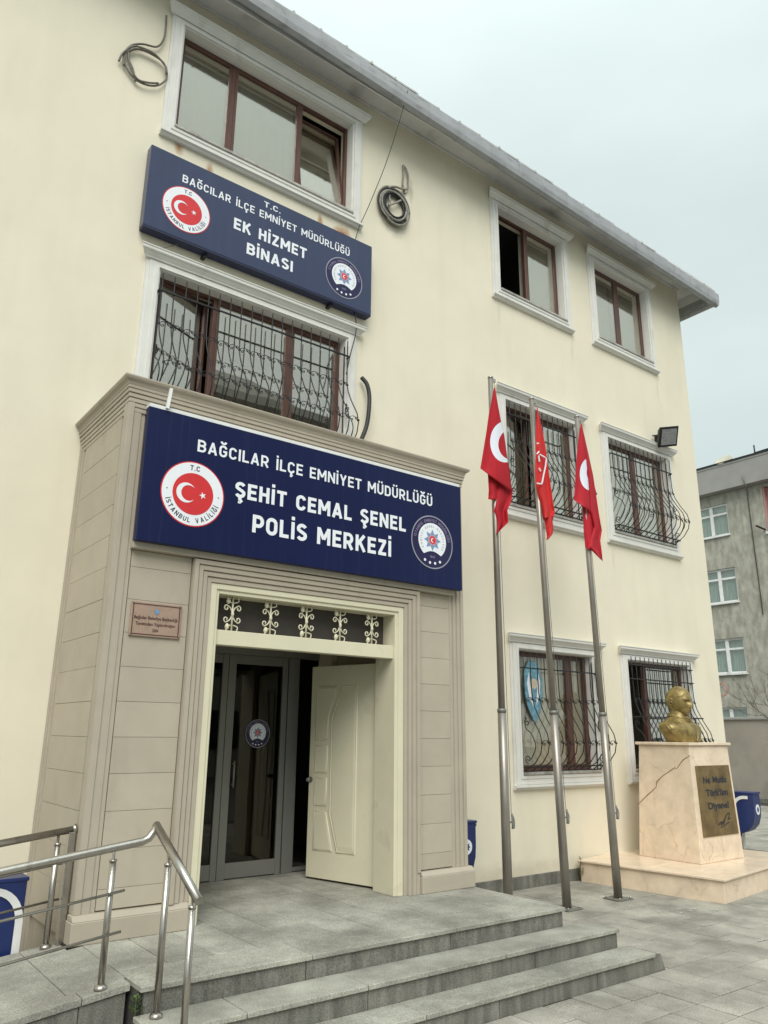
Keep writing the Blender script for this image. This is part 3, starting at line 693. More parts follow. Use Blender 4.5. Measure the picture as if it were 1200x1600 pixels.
wins['W1M'] = window('W1M', 'barred ground floor window with a blue sticker behind the flagpoles', [9.32], ['fix', 'fix'], 'blind', 'glassg')
wins['W1R'] = window('W1R', 'barred ground floor window behind the bust', [11.24], ['open', 'fix'], None)

# --- wrought iron grilles
PROF = [(0, .05), (.02, .10), (.07, .24), (.15, .345), (.23, .375), (.31, .345), (.42, .235), (.53, .14), (.63, .10), (.75, .095), (1.0, .095)]
def pd(t, prof=PROF, k=1):
    for (t0, d0), (t1, d1) in zip(prof, prof[1:]):
        if t <= t1+1e-9:
            u = (t-t0)/(t1-t0); u = u*u*(3-2*u)*.35+u*.65; return (d0+(d1-d0)*u)*k
    return prof[-1][1]*k
def spiral(c, r, turns, a0, sgn, ax, n=14):
    out = []
    for i in range(n+1):
        u = i/n; rr = r*(1-u*.8); a = a0+sgn*turns*2*math.pi*u
        out.append(Vector(c)+ax[0]*(rr*math.cos(a))+ax[1]*(rr*math.sin(a)))
    return out
def grille(win, key, n, zb_, zt2, rails, rows, dmul=1, r=.0075):
    x0, x1, z0, z1 = W[key]; x0 += .02; x1 -= .02; b0 = zb_; b1 = zt2; H = b1-b0; mb = MB(); yw = YF
    rails = [(z-b0)/H for z in rails]; rows = [(z-b0)/H for z in rows]
    X = Vector((1, 0, 0)); Y_ = Vector((0, 1, 0)); Z = Vector((0, 0, 1))
    ts = [0, .02, .045, .07, .11, .15, .19, .23, .27, .31, .36, .42, .48, .54, .6, .66, .8, 1]
    for i in range(n+1):
        x = x0+(x1-x0)*i/n
        mb.tube([(x, yw-pd(t)*dmul, b0+t*H) for t in ts], r, 5)
    for t in [.0, .035]+rails:
        d = pd(t)*dmul+.008; z = b0+t*H
        for (pa, pb) in (((x0-.03, yw-d, z), (x1+.03, yw-d, z)), ((x0-.03, yw-d, z), (x0-.03, yw+.03, z)), ((x1+.03, yw-d, z), (x1+.03, yw+.03, z))):
            mb.tube([pa, pb], .0125, 4)
    dx = (x1-x0)/n
    for t in rows:
        z = b0+t*H; y = yw-pd(t)*dmul-.008
        for i in range(n+1):
            x = x0+dx*i
            mb.tube([(x-.012, y+.008, z), (x+.012, y+.008, z)], .016, 4)
            for s_ in (-1, 1):
                if (i == 0 and s_ < 0) or (i == n and s_ > 0): continue
                mb.tube(spiral((x+s_*dx*.27, y, z-.012*s_), .022, 1.05, math.pi*(0 if s_ < 0 else 1), 1, (X, Z), 9), .0048, 4, caps=False)
            if i < n: mb.tube([(x+.012, y, z+.014), (x+dx*.3, y, z+.032), (x+dx*.6, y, z+.030), (x+dx*.82, y, z-.008)], .0045, 4, caps=False)
    for xe in (x0, x1):     # S scrolls closing the two sides of the belly
        for (t, sg, rr) in ((.10, 1, .055), (.40, -1, .05)):
            c = (xe, yw-.10-.02, b0+t*H); mb.tube(spiral(c, rr, 1.3, -math.pi/2*sg, sg, (Y_, Z), 16), .007, 4, caps=False)
        mb.tube(bez([(xe, yw-.17, b0+.10*H), (xe, yw-.26, b0+.20*H), (xe, yw-.20, b0+.30*H), (xe, yw-.09, b0+.36*H), (xe, yw-.10, b0+.45*H)], 5), .007, 5)
        mb.tube([(xe, yw-.02, b0), (xe, yw-.02, b1-.05)], .008, 4)
    build('grille', mb, M['iron'], win, fixn=False)
grille(wins['W2L'], 'W2L', 18, 5.22, 6.82, [6.60], (6.19, 5.62))
grille(wins['W2M'], 'W2M', 13, 5.22, 6.82, [6.60], (6.17, 5.58))
grille(wins['W2R'], 'W2R', 13, 5.22, 6.82, [6.55], (6.15, 5.57))
grille(wins['W1M'], 'W1M', 11, 1.44, 3.03, [2.81], (2.38, 1.81))
grille(wins['W1R'], 'W1R', 14, 1.44, 3.13, [3.0, 2.78, 2.20], (2.45, 1.85))

# sticker on the lower pane
sm_ = MB(); Ys = YF+.098
sm_.prism([(8.33, 2.60), (8.36, 2.80), (8.45, 2.93), (8.56, 2.95), (8.66, 2.88), (8.73, 2.68), (8.72, 2.45), (8.66, 2.25), (8.58, 2.10), (8.50, 2.10), (8.40, 2.28), (8.34, 2.45)], Ys, Ys+.002)
st = build('sticker', sm_, M['sticky'], wins['W1M'])
# sub-details of the sticker stay inside the same part level
build('sticker_centre', MB().prism(disc(8.545, 2.62, .075, 20), Ys-.003, Ys-.001), M['skinny'], wins['W1M'])
build('sticker_leaf', MB().prism([(8.40, 2.62), (8.44, 2.42), (8.52, 2.30), (8.50, 2.44), (8.46, 2.62), (8.45, 2.78)], Ys-.003, Ys-.001).prism([(8.68, 2.66), (8.66, 2.46), (8.58, 2.32), (8.60, 2.46), (8.62, 2.64), (8.64, 2.78)], Ys-.003, Ys-.001), M['white'], wins['W1M'])

# =================================================================== ENTRANCE PORCH
PX0, PX1, PY, PZ = 1.93, 5.80, 6.17, 4.86
po = empty('entrance_porch', (3.9, PY, ZT), 'taupe panelled entrance porch with stepped mouldings', parent=ps)
# body shell: front around the doorway, sides, roof slab
OX0, OX1, OZ = 2.80, 4.98, 3.19       # rough opening
bd = MB()
bd.box(PX0+.04, OX0, PY+.05, PY+.35, ZT-.02, PZ-.06).box(OX1, PX1-.04, PY+.05, PY+.35, ZT-.02, PZ-.06).box(OX0, OX1, PY+.05, PY+.35, OZ, PZ-.06)
bd.box(PX0+.04, PX0+.2, PY+.35, YF, .0, PZ-.06).box(PX1-.2, PX1-.04, PY+.35, YF, .0, PZ-.06)
bd.box(PX0+.2, PX1-.2, PY+.35, YF, OZ+.02, PZ-.06)
build('porch_wall', bd, M['tanline'], po)
# vestibule lining
vb = MB().box(2.30, 2.34, PY+.35, 7.9, ZT, OZ).box(5.08, 5.12, PY+.35, 7.9, ZT, OZ).box(2.3, 5.12, PY+.35, 7.9, OZ-.02, OZ+.01)
build('vestibule_lining', vb, M['tan'], po)
# cladding panels (course .27)
def course(z0): 
    zs = []; z = .52
    while z < 5: zs.append(z); z += .27
    return zs
CZ = course(0)
def panel_column(x0, x1, y, za, zb, axis='x'):
    zs = [za]+[z for z in CZ if za+.03 < z < zb-.03]+[zb]
    for a, b in zip(zs, zs[1:]):
        off = random.gauss(0, .0008)
        if axis == 'x': mb = MB().box(x0+.002, x1-.002, y+off, y+.03, a+.0013, b-.0013)
        else: mb = MB().box(y+off, y+.03, x0+.002, x1-.002, a+.0013, b-.0013)
        build('cladding_panel', mb, M['tan'], po, bevel=.001)
panel_column(2.09, 2.62, PY+.022, ZT+.2, 3.36)
panel_column(5.16, 5.60, PY+.022, ZT+.2, 3.36)
panel_column(6.36, 7.38, PX0+.012, ZT, 4.66, 'y')
# stepped mouldings ---------------------------------------------------
def vstrip(mb, x0, x1, z0, z1, n, y_out, dstep, flip=False, axis='x', mirror=1):
    """n vertical fillets between x0..x1, each lower than the one before"""
    w_ = (x1-x0)/n
    for k in range(n):
        a = x0+k*w_; dd = (k if not flip else n-1-k)*dstep
        if axis == 'x': mb.box(a+.004, a+w_-.004, y_out+dd, y_out+.12, z0, z1); mb.box(a-.0005, a+w_+.0005, y_out+dd+.012, y_out+.118, z0+.0005, z1-.0005)
        else: mb.box(y_out+dd, y_out+.12, a+.004, a+w_-.004, z0, z1); mb.box(y_out+dd+.012, y_out+.118, a-.0005, a+w_+.0005, z0+.0005, z1-.0005)
lm = MB(); vstrip(lm, PX0, 2.09, ZT+.19, PZ-.2, 3, PY-.0, .011); build('corner_moulding', lm, M['tanline'], po, bevel=.002)
lm = MB(); vstrip(lm, 5.60, PX1, ZT+.19, PZ-.2, 4, PY, .009, True); build('corner_moulding', lm, M['tanline'], po, bevel=.002)
lm = MB(); vstrip(lm, PY+.012, 6.36, ZT-.02, PZ-.2, 4, PX0, .009, False, 'y'); build('corner_moulding', lm, M['tanline'], po, bevel=.002)
lm = MB(); vstrip(lm, 7.38, YF-.002, .0, PZ-.2, 3, PX0, .009, True, 'y'); build('corner_moulding', lm, M['tanline'], po, bevel=.002)
# plinths
def plinth(x0, x1):
    mb = MB().box(x0, x1, PY-.05, PY+.1, ZT-.0, ZT+.15); mb.extr([(PY-.05, ZT+.1505), (PY-.015, ZT+.19), (PY+.09, ZT+.19), (PY+.09, ZT+.1505)], x0+.005, x1-.005)
    build('plinth', mb, M['tanline'], po, bevel=.005)
plinth(PX0-.02, 2.80); plinth(5.155, PX1+.045)
build('plinth', MB().box(PX1-.04, PX1+.045, PY+.102, YF-.03, 0, ZT+.15), M['tanline'], po, bevel=.005)
# right return of porch
lm = MB().box(PX1-.05, PX1, PY+.12, YF-.001, 0, PZ-.2); build('side_wall', lm, M['tan'], po)
# frieze behind the sign and the cornice
build('frieze', MB().box(2.092, 5.598, PY-.01, PY+.05, 3.365, PZ-.3).box(2.07, 5.62, PY-.05, PY+.05, 3.363, 3.42), M['tanline'], po, bevel=.003)
def cornice_ring(z0, z1, o, mb):
    mb.box(PX0-o, PX1+o, PY-o, PY+.2, z0, z1); mb.box(PX0-o, PX0+.2, PY+.2005, YF-.001, z0, z1); mb.box(PX1-.2, PX1+o, PY+.2005, YF-.001, z0, z1)
cm = MB()
for z0, z1, o in ((PZ-.30, PZ-.262, -.008), (PZ-.258, PZ-.222, -.002), (PZ-.218, PZ-.18, .004), (PZ-.176, PZ-.14, .012), (PZ-.136, PZ-.10, .022), (PZ-.10, PZ-.07, .030)): cornice_ring(z0, z1, o, cm)
build('fascia_moulding', cm, M['tanline'], po, bevel=.003)
cp_ = [(0, PZ-.07), (.032, PZ-.07), (.04, PZ-.045), (.065, PZ-.03), (.075, PZ-.012), (.075, PZ), (0, PZ)]
def corn3(mb):    # mitred crown swept along left side, front and right side
    n = len(cp_); rings = []
    for (x, y, dx, dy) in ((PX0, YF-.001, -1, 0), (PX0, PY, -1, -1), (PX1, PY, 1, -1), (PX1, YF-.001, 1, 0)):
        rings.append([(x+dx*o, y+dy*o, z) for o, z in cp_])
    vs = [p for r_ in rings for p in r_]
    fs = [(i*n+k, i*n+(k+1) % n, (i+1)*n+(k+1) % n, (i+1)*n+k) for i in range(3) for k in range(n)]
    mb.add(vs, fs+[tuple(range(n)), tuple(range(3*n, 4*n))[::-1]])
cm = MB(); corn3(cm); build('crown_moulding', cm, M['tanline'], po)
build('porch_roof', MB().box(PX0, PX1, PY, YF-.002, PZ-.06, PZ-.004), M['gran'], po)
# door casing: nested stepped frames
cs = MB()
cx0, cx1, cz = 2.625, 5.15, 3.355; nst = 4; tw = .185; y0 = PY-.035
for k in range(nst):
    a = tw*k/nst; b = tw*(k+1)/nst; dd = k*.013; g_ = .004
    cs.box(cx0+a+g_, cx0+b-g_, y0+dd, PY+.15, ZT+(.19 if k < 4 else 0), cz-a-g_); cs.box(cx1-b+g_, cx1-a-g_, y0+dd, PY+.15, ZT+(.19 if k == 0 else .0), cz-a-g_)
    cs.box(cx0+b-g_, cx1-b+g_, y0+dd+.0004, PY+.15, cz-b+g_, cz-a-g_)
    cs.box(cx0+a, cx0+b, y0+dd+.014, PY+.149, ZT+.001, cz-a); cs.box(cx1-b, cx1-a, y0+dd+.014, PY+.149, ZT+.001, cz-a); cs.box(cx0+b, cx1-b, y0+dd+.0144, PY+.149, cz-b, cz-a)
build('door_casing', cs, M['tanline'], po, bevel=.0015)
# cream timber/metal door frame
fy0, fy1 = PY+.03, PY+.36
FX0, FX1, FZ = cx0+tw, cx1-tw, cz-tw    # outer of cream frame
df = MB().box(FX0-.01, FX0+.09, fy0, fy1, ZT, FZ+.01).box(FX1-.10, FX1+.01, fy0, fy1, ZT, FZ+.01).box(FX0+.09, FX1-.10, fy0+.001, fy1, FZ-.085, FZ+.01)
df.box(FX0+.09, FX1-.10, fy0+.03, fy0+.13, 2.645, 2.775)
df.box(FX0-.0, FX0+.06, fy0-.014, fy0, ZT, FZ).box(FX1-.06, FX1, fy0-.014, fy0, ZT, FZ).box(FX0+.06, FX1-.06, fy0-.0145, fy0, FZ-.05, FZ)
build('door_frame', df, M['cream'], po, bevel=.004)
# transom scrolls
def scroll(xc, z0, z1, y):
    mb = MB(); H = z1-z0; X = Vector((1, 0, 0)); Z = Vector((0, 0, 1)); zc = (z0+z1)/2
    mb.tube([(xc, y, z0), (xc, y, z1)], .009, 6)
    for s_ in (-1, 1):
        for t_ in (-1, 1):
            mb.tube(bez([(xc, y, zc), (xc+s_*.02, y, zc+t_*.05), (xc+s_*.055, y, zc+t_*.075)], 4)+spiral((xc+s_*.058, y, zc+t_*.05), .028, .9, math.pi/2*t_, -s_*t_, (X, Z), 10), .0065, 5)
            mb.tube(bez([(xc+s_*.012, y, zc+t_*.10), (xc+s_*.055, y-.004, zc+t_*.115), (xc+s_*.05, y, z0 if t_ < 0 else z1)], 4), .006, 5)
        for t_ in (-1, 1):
            if (s_ < 0): mb.lathe([(0, -.03), (.016, -.02), (.022, 0), (.014, .022), (0, .032)], (xc+s_*.045, y, zc+t_*.115), 8)
    mb.tube([(xc, y-.002, zc-.03), (xc, y-.006, zc), (xc, y-.002, zc+.03)], [.008, .017, .008], 6)
    return mb
for k in range(5): build('transom_scroll', scroll(3.075+.388*k, 2.777, FZ-.087, fy0+.08), M['cream'], po)
# dark sheet added for the shade of the open transom behind the scrolls
build('transom_shade_sheet', MB().box(FX0+.09, FX1-.10, fy0+.20, fy0+.22, 2.70, FZ+.005), M['darkp'], po)
# open door leaf
ld = empty('door_leaf', (4.95, 6.56, ZT), 'cream panelled door leaf standing open', parent=po)
LW, LH = .955, 2.155
def leafpt(u, v, d):  # u from hinge to free edge; v up; d out of visible face
    h = Vector((4.935, 6.545, ZT+.02)); f = Vector((4.685, 7.465, ZT+.02)); t = (f-h).normalized(); n = Vector((-t.y, t.x, 0))
    return h+t*u+Vector((0, 0, v))+n*d
def lbox(mb, u0, u1, v0, v1, d0, d1):
    mb.add([leafpt(*q) for q in ((u0,v0,d0),(u1,v0,d0),(u1,v0,d1),(u0,v0,d1),(u0,v1,d0),(u1,v1,d0),(u1,v1,d1),(u0,v1,d1))], [(0,3,2,1),(4,5,6,7),(0,1,5,4),(1,2,6,5),(2,3,7,6),(3,0,4,7)])
# panel face normal must look towards -x (visible from camera)
lf = MB(); lbox(lf, 0, LW, 0, LH, -.045, 0); build('leaf_slab', lf, M['cream'], ld, bevel=.003)
def bead(pts):
    mb = MB(); P = [leafpt(u, v, .002) for u, v in pts]; mb.tube(P, .008, 6, closed=True); 
    inner = pts
    return mb
ppan = [[(.63, .29), (.80, .29), (.80, .64), (.72, .64)][::1]]
def lerp(a, b, t): return a+(b-a)*t
# coordinates u measured from hinge, v up (read off the photograph)
shapes = [
 [(.30, .27), (.53, .27), (.64, .62), (.645, 1.60), (.50, 1.93), (.30, 1.93)],
 [(.60, .27), (.855, .27), (.855, .64), (.70, .64)],
 [(.70, .71), (.86, .71), (.86, .98), (.70, .98)],
 [(.70, 1.04), (.865, 1.04), (.865, 1.31), (.70, 1.31)],
 [(.71, 1.37), (.865, 1.37), (.865, 1.93), (.58, 1.93), (.70, 1.62)]]
for sh in shapes:
    mb = bead(sh)
    n = len(sh); cx_ = sum(p[0] for p in sh)/n; cv = sum(p[1] for p in sh)/n
    inn = [(cx_+(u-cx_)*.86, cv+(v-cv)*.93) for u, v in sh]
    vs = [leafpt(u, v, .001) for u, v in sh]+[leafpt(u, v, .008) for u, v in inn]
    mb.add(vs, [tuple(range(n, 2*n))]+[(i, (i+1) % n, n+(i+1) % n, n+i) for i in range(n)])
    build('raised_panel', mb, M['cream'], ld)
hk = MB(); c_ = leafpt(.925, .96, .0); n_ = (leafpt(0, 0, 1)-leafpt(0, 0, 0))
hk.tube([c_, c_+n_*.03, c_+n_*.035, c_+n_*.06], [.012, .012, .024, .018], 10); hk.tube([c_, c_+n_*.006], .03, 12)
build('knob', hk, M['alu'], ld)
for v in (.28, 1.05, 1.92):
    build('hinge', MB().tube([leafpt(-.012, v-.05, .006), leafpt(-.012, v+.05, .006)], .011, 8), M['cream'], ld)
# inner glazed entrance doors
gd = empty('glazed_door', (4.1, 7.85, ZT), 'grey aluminium glazed inner doors', parent=po)
GY = 7.85; gm_ = MB(); z0, z1 = ZT, 2.74
for a, b in ((3.0, 3.08), (3.765, 3.835), (3.84, 3.93), (4.52, 4.585), (4.60, 4.74)): gm_.box(a, b, GY-.02, GY+.03, z0, z1)
for a, b in ((3.08, 3.765), (3.93, 4.52)): gm_.box(a, b, GY-.015, GY+.025, z0+.01, z0+.16).box(a, b, GY-.015, GY+.025, z1-.1, z1)
gm_.box(2.95, 5.05, GY-.03, GY+.04, z1+.002, z1+.12)
gm_.box(4.742, 5.05, GY+.0, GY+.04, z0+.01, z0+.05)
build('frame', gm_, M['alu'], gd, bevel=.003)
for a, b in ((3.08, 3.765), (3.93, 4.52)): build('pane', MB().box(a, b, GY+.002, GY+.008, z0+.16, z1-.1), M['glassc'], gd)
build('handle', MB().tube([(3.955, GY-.05, 1.35), (3.955, GY-.05, 1.62)], .01, 8).tube([(3.955, GY-.05, 1.38), (3.955, GY, 1.38)], .007, 6).tube([(3.955, GY-.05, 1.59), (3.955, GY, 1.59)], .007, 6), M['alu'], gd)
# dim room behind with a water dispenser shape
build('hall_floor', MB().box(2.2, 5.2, 7.9, 12, ZT-.06, ZT-.01), M['granr'], po)
hb = MB().box(4.38, 4.66, 9.5, 9.8, ZT, ZT+.5); build('hall_bin', hb, M['alu'], po, bevel=.02)

# =================================================================== EMBLEMS / SIGNS
def emblem_city(sign, cx, cz, r, Y):
    build('emblem_ring', MB().prism(disc(cx, cz, r), Y-.003, Y-.0005), M['red'], sign)
    build('emblem_disc', MB().prism(disc(cx, cz, r*.965), Y-.005, Y-.0032), M['white'], sign)
    build('emblem_field', MB().prism(disc(cx, cz, r*.64), Y-.007, Y-.0052), M['red'], sign)
    mb = MB().prism(crescent(cx-.04*r/.29*1.6, cz, r*.305, r*.24, r*.085), Y-.009, Y-.0072)
    mb.prism(star(cx+r*.30, cz, r*.115, rot=180), Y-.009, Y-.0072)
    build('crescent_and_star', mb, M['white'], sign)
    mb = MB(); caps_line(mb, 'T.C', cx-r*.16, cx+r*.16, cz+r*.72, r*.16, Y-.0056, 1.2); build('emblem_lettering', mb, M['ink'], sign)
    for s_ in (-1, 1): build('emblem_dot', MB().prism(disc(cx+s_*r*.81, cz+r*.03, r*.02, 10), Y-.0066, Y-.0052), M['ink'], sign)
    mb = MB(); caps_arc(mb, 'İSTANBUL', cx, cz, r*.885, 198, 268, r*.15, Y-.0056, 1.25, True); build('emblem_lettering', mb, M['ink'], sign)
    mb = MB(); caps_arc(mb, 'VALİLİĞİ', cx, cz, r*.885, 279, 342, r*.15, Y-.0056, 1.25, True)
    build('emblem_lettering', mb, M['ink'], sign)
def emblem_police(sign, cx, cz, r, Y):
    o = disc(cx, cz, r, 56); i_ = disc(cx, cz, r*.955, 56)
    mb = MB(); n = 56
    mb.add([(x, Y-.004, z) for x, z in o]+[(x, Y-.004, z) for x, z in i_], [(k, (k+1) % n, n+(k+1) % n, n+k) for k in range(n)])
    build('emblem_ring', mb, M['grey'], sign)
    build('emblem_disc', MB().prism(disc(cx, cz, r*.95), Y-.003, Y-.0005), M['ink2'], sign)
    # white disc with the lower bite
    pts = []
    rw = r*.665
    for k in range(49):
        a = R(-52)+R(284)*k/48; pts.append((cx+rw*math.cos(a), cz+r*.05+rw*math.sin(a)))
    x0_, z0_ = pts[-1]; x1_, z1_ = pts[0]
    for k in range(1, 12):
        t = k/12; pts.append((x0_+(x1_-x0_)*t, z0_+math.sin(t*math.pi)*r*.13))
    build('emblem_field', MB().prism(pts, Y-.0052, Y-.0032), M['white'], sign)
    build('emblem_star', MB().prism(star(cx, cz+.07*r, r*.40, 8, .60), Y-.007, Y-.0054), M['ltblue'], sign)
    build('emblem_star_core', MB().prism(star(cx, cz+.07*r, r*.27, 8, .62, 112.5), Y-.0085, Y-.0072), M['rose'], sign)
    build('emblem_boss', MB().prism(disc(cx, cz+.07*r, r*.15, 20), Y-.010, Y-.0087), M['red'], sign)
    mb = MB().prism(crescent(cx, cz+.06*r, r*.085, r*.065, r*.03, 12), Y-.0115, Y-.0102)
    for k in range(4):
        a = R(270+(-27+18*k)); mb.prism(disc(cx+r*.79*math.cos(a), cz+r*.79*math.sin(a), r*.052, 12), Y-.0055, Y-.0032)
    build('emblem_dots', mb, M['white'], sign)
    mb = MB(); caps_arc(mb, 'İSTANBUL EMNİYET MÜDÜRLÜĞÜ', cx, cz, r*.765, 172, 8, r*.11, Y-.0036, 1.1); build('emblem_lettering', mb, M['rose2'], sign); mb = MB()
    caps_line(mb, '1845', cx-r*.12, cx+r*.12, cz-r*.60, r*.09, Y-.0036, 1.1)
    build('emblem_lettering', mb, M['rose2'], sign)
    mb = MB(); caps_arc(mb, 'EMNİYET GENEL MÜDÜRLÜĞÜ', cx, cz+.05*r, r*.50, 215, -35, r*.085, Y-.0056, 1.1)
    build('inner_lettering', mb, M['grey'], sign)
M['ink2'] = mat('emblem_dark_blue', (.012, .010, .06), .35)
M['rose2'] = mat('emblem_dim_text', (.26, .20, .34), .4)
# main sign
SY = 6.055
sg = empty('entrance_sign', (3.87, SY, 3.41), 'navy blue sign reading ŞEHİT CEMAL ŞENEL POLİS MERKEZİ over the entrance', 'sign')
build('sign_box', MB().box(2.065, 5.68, SY, SY+.065, 3.415, 4.595), M['navy'], sg, bevel=.004)
build('top_rail', MB().box(2.075, 5.67, SY+.012, SY+.10, 4.597, 4.63), M['whitem'], sg)
def line(sign, s_, x0, x1, z, h, Y, bold=1.25, m='white'):
    adv = [glyph(c, bold)[1] for c in s_]; tot = sum(adv)+len(s_)-1; kx = (x1-x0)/tot; i = 0
    for wd in s_.split(' '):       # one part per word
        a = x0+kx*(sum(adv[:i])+i); b = a+kx*(sum(adv[i:i+len(wd)])+len(wd)-1); i += len(wd)+1
        mb = MB(); caps_line(mb, wd, a, b, z, h, Y-.003, bold)
        build('lettering', mb, M[m], sign, fixn=False)
line(sg, 'BAĞCILAR İLÇE EMNİYET MÜDÜRLÜĞÜ', 2.527, 5.255, 4.287, .112, SY, 1.2)
line(sg, 'ŞEHİT CEMAL ŞENEL', 2.914, 4.885, 3.942, .150, SY, 1.42)
line(sg, 'POLİS MERKEZİ', 3.105, 4.692, 3.648, .166, SY, 1.42)
emblem_city(sg, 2.520, 3.891, .292, SY)
emblem_police(sg, 5.250, 3.890, .292, SY)
seam = MB()
for x in (2.26, 3.02, 4.98): seam.box(x, x+.003, SY-.0012, SY+.001, 3.42, 4.59)
build('panel_seam', seam, M['navyedge'], sg)
# strut between crown and sign
setp(build('sign_strut', MB().tube([(2.24, 6.05, 4.80), (2.215, 6.035, 4.60)], .018, 4), M['whitem'], sg))
# upper sign
UY = 7.405
su = empty('annex_sign', (3.8, UY, 7.28), 'faded blue sign reading EK HİZMET BİNASI fixed between first and top floor', 'sign')
build('sign_box', MB().box(2.25, 5.375, UY, UY+.13, 7.29, 8.35), M['navy2'], su, bevel=.006)
build('bottom_edge', MB().box(2.255, 5.37, UY+.003, UY+.128, 7.268, 7.289), M['navyedge'], su)
line(su, 'T.C.', 3.70, 3.935, 8.205, .078, UY, 1.15)
line(su, 'BAĞCILAR İLÇE EMNİYET MÜDÜRLÜĞÜ', 2.642, 5.002, 8.035, .103, UY, 1.15)
line(su, 'EK HİZMET', 3.318, 4.340, 7.715, .152, UY, 1.4)
line(su, 'BİNASI', 3.506, 4.148, 7.448, .154, UY, 1.4)
emblem_city(su, 2.724, 7.688, .292, UY)
emblem_police(su, 4.925, 7.676, .292, UY)
build('mounting_bracket', MB().box(3.0, 3.04, UY+.05, YF, 7.23, 7.268).box(4.75, 4.79, UY+.05, YF, 7.23, 7.268), M['blackm'], su)
# copper plaque by the door
pq = empty('wall_plaque', (2.34, PY, 2.66), 'small copper coloured plaque on the taupe panels left of the doorway', 'plaque')
build('plate', MB().box(2.125, 2.555, PY+.002, PY+.02, 2.655, 2.935), M['cplate'], pq, bevel=.004)
fr = MB(); frame_boxes(fr, 2.14, 2.54, 2.67, 2.92, .006, PY-.002, PY+.004); build('border', fr, M['cplated'], pq)
mb = MB(); yy = PY+.0005
for t_, a_, b_, z_ in (('Bağcılar Belediye Başkanlığı', 2.155, 2.525, 2.795), ('Tarafından Yaptırılmıştır', 2.17, 2.51, 2.745), ('2004', 2.315, 2.365, 2.695)):
    mb = MB(); text_line(mb, t_, a_, b_, z_, .026, yy, .02); build('lettering', mb, M['cplated'], pq, fixn=False)
build('crest', MB().prism([(2.325, 2.85), (2.34, 2.84), (2.36, 2.85), (2.365, 2.875), (2.35, 2.87), (2.343, 2.895), (2.335, 2.87), (2.318, 2.875)], PY-.001, PY+.001), M['ltblue'], pq)
for x, z in ((2.137, 2.668), (2.543, 2.668), (2.137, 2.922), (2.543, 2.922)): build('screw', MB().prism(disc(x, z, .007, 10), PY-.005, PY+.003), M['steel'], pq)
# sticker emblem on the glass door
gs = empty('door_emblem', (4.24, GY, 1.77), 'round police emblem sticker on the glass inner door', 'sticker')
emblem_police(gs, 4.24, 1.90, .15, GY-.001)

# =================================================================== FLAGPOLES AND FLAGS
def pole(name, x0, x1, y, ztop, label):
    p = empty(name, (x0, y, 0), label, 'flagpole', 'steel flagpoles before the facade')
    f_ = lambda z: (x0+(x1-x0)*z/6.3, y, z)
    zj = 2.19
    build('lower_pole', MB().tube([f_(.01), f_(1.2), f_(zj)], [.052, .050, .048], 20), M['steelp'], p)
    build('upper_pole', MB().tube([f_(zj), f_(4.2), f_(ztop)], [.040, .036, .033], 20), M['steelp'], p)
    build('collar', MB().tube([f_(zj-.03), f_(zj+.012), f_(zj+.013)], [.052, .052, .041], 20), M['alu'], p)
    build('base_plate', MB().box(x0-.13, x0+.13, y-.13, y+.13, .001, .014), M['granr'], p, bevel=.003)
    for sx, sy_ in ((-1, -1), (1, -1), (1, 1), (-1, 1)): build('bolt', MB().tube([(x0+sx*.1, y+sy_*.1, .012), (x0+sx*.1, y+sy_*.1, .035)], .011, 6), M['steel'], p)
    c = f_(1.02)
    build('cleat', MB().tube([(c[0]+.05, y-.02, .98), (c[0]+.075, y-.02, .98)], .01, 6).tube([(c[0]+.076, y-.03, .91), (c[0]+.082, y-.03, .94), (c[0]+.078, y-.03, 1.04), (c[0]+.076, y-.03, 1.07)], .012, 6), M['alu'], p)
    build('rope', MB().tube(bez([(c[0]+.078, y-.03, 1.06), (c[0]+.088, y-.05, 1.0), (c[0]+.082, y-.05, .92), (c[0]+.072, y-.04, .93), (c[0]+.080, y-.04, 1.0), (c[0]+.073, y-.02, 1.05)], 4), .007, 5), M['alu'], p)
    t = f_(ztop)
    build('top_cap', MB().tube([(t[0], y, ztop-.0), (t[0], y, ztop+.02)], .037, 14).box(t[0]+.03, t[0]+.085, y-.012, y+.012, ztop-.04, ztop+.01), M['steel'], p)
    build('halyard', MB().tube([(t[0]+.07, y, ztop-.04), (t[0]+.062, y-.01, ztop-.5), (c[0]+.075, y-.02, 1.06)], .0035, 4, caps=False), M['cable'], p)
    return p
P1 = pole('flagpole', 6.63, 6.61, 6.44, 6.37, 'leftmost of the three steel flagpoles, nearest the entrance porch')
P2 = pole('flagpole', 7.585, 7.385, 6.44, 6.29, 'middle one of the three steel flagpoles, standing at the end of the terrace')
P3 = pole('flagpole', 8.535, 8.335, 6.44, 6.28, 'rightmost of the three steel flagpoles, nearest the marble podium')

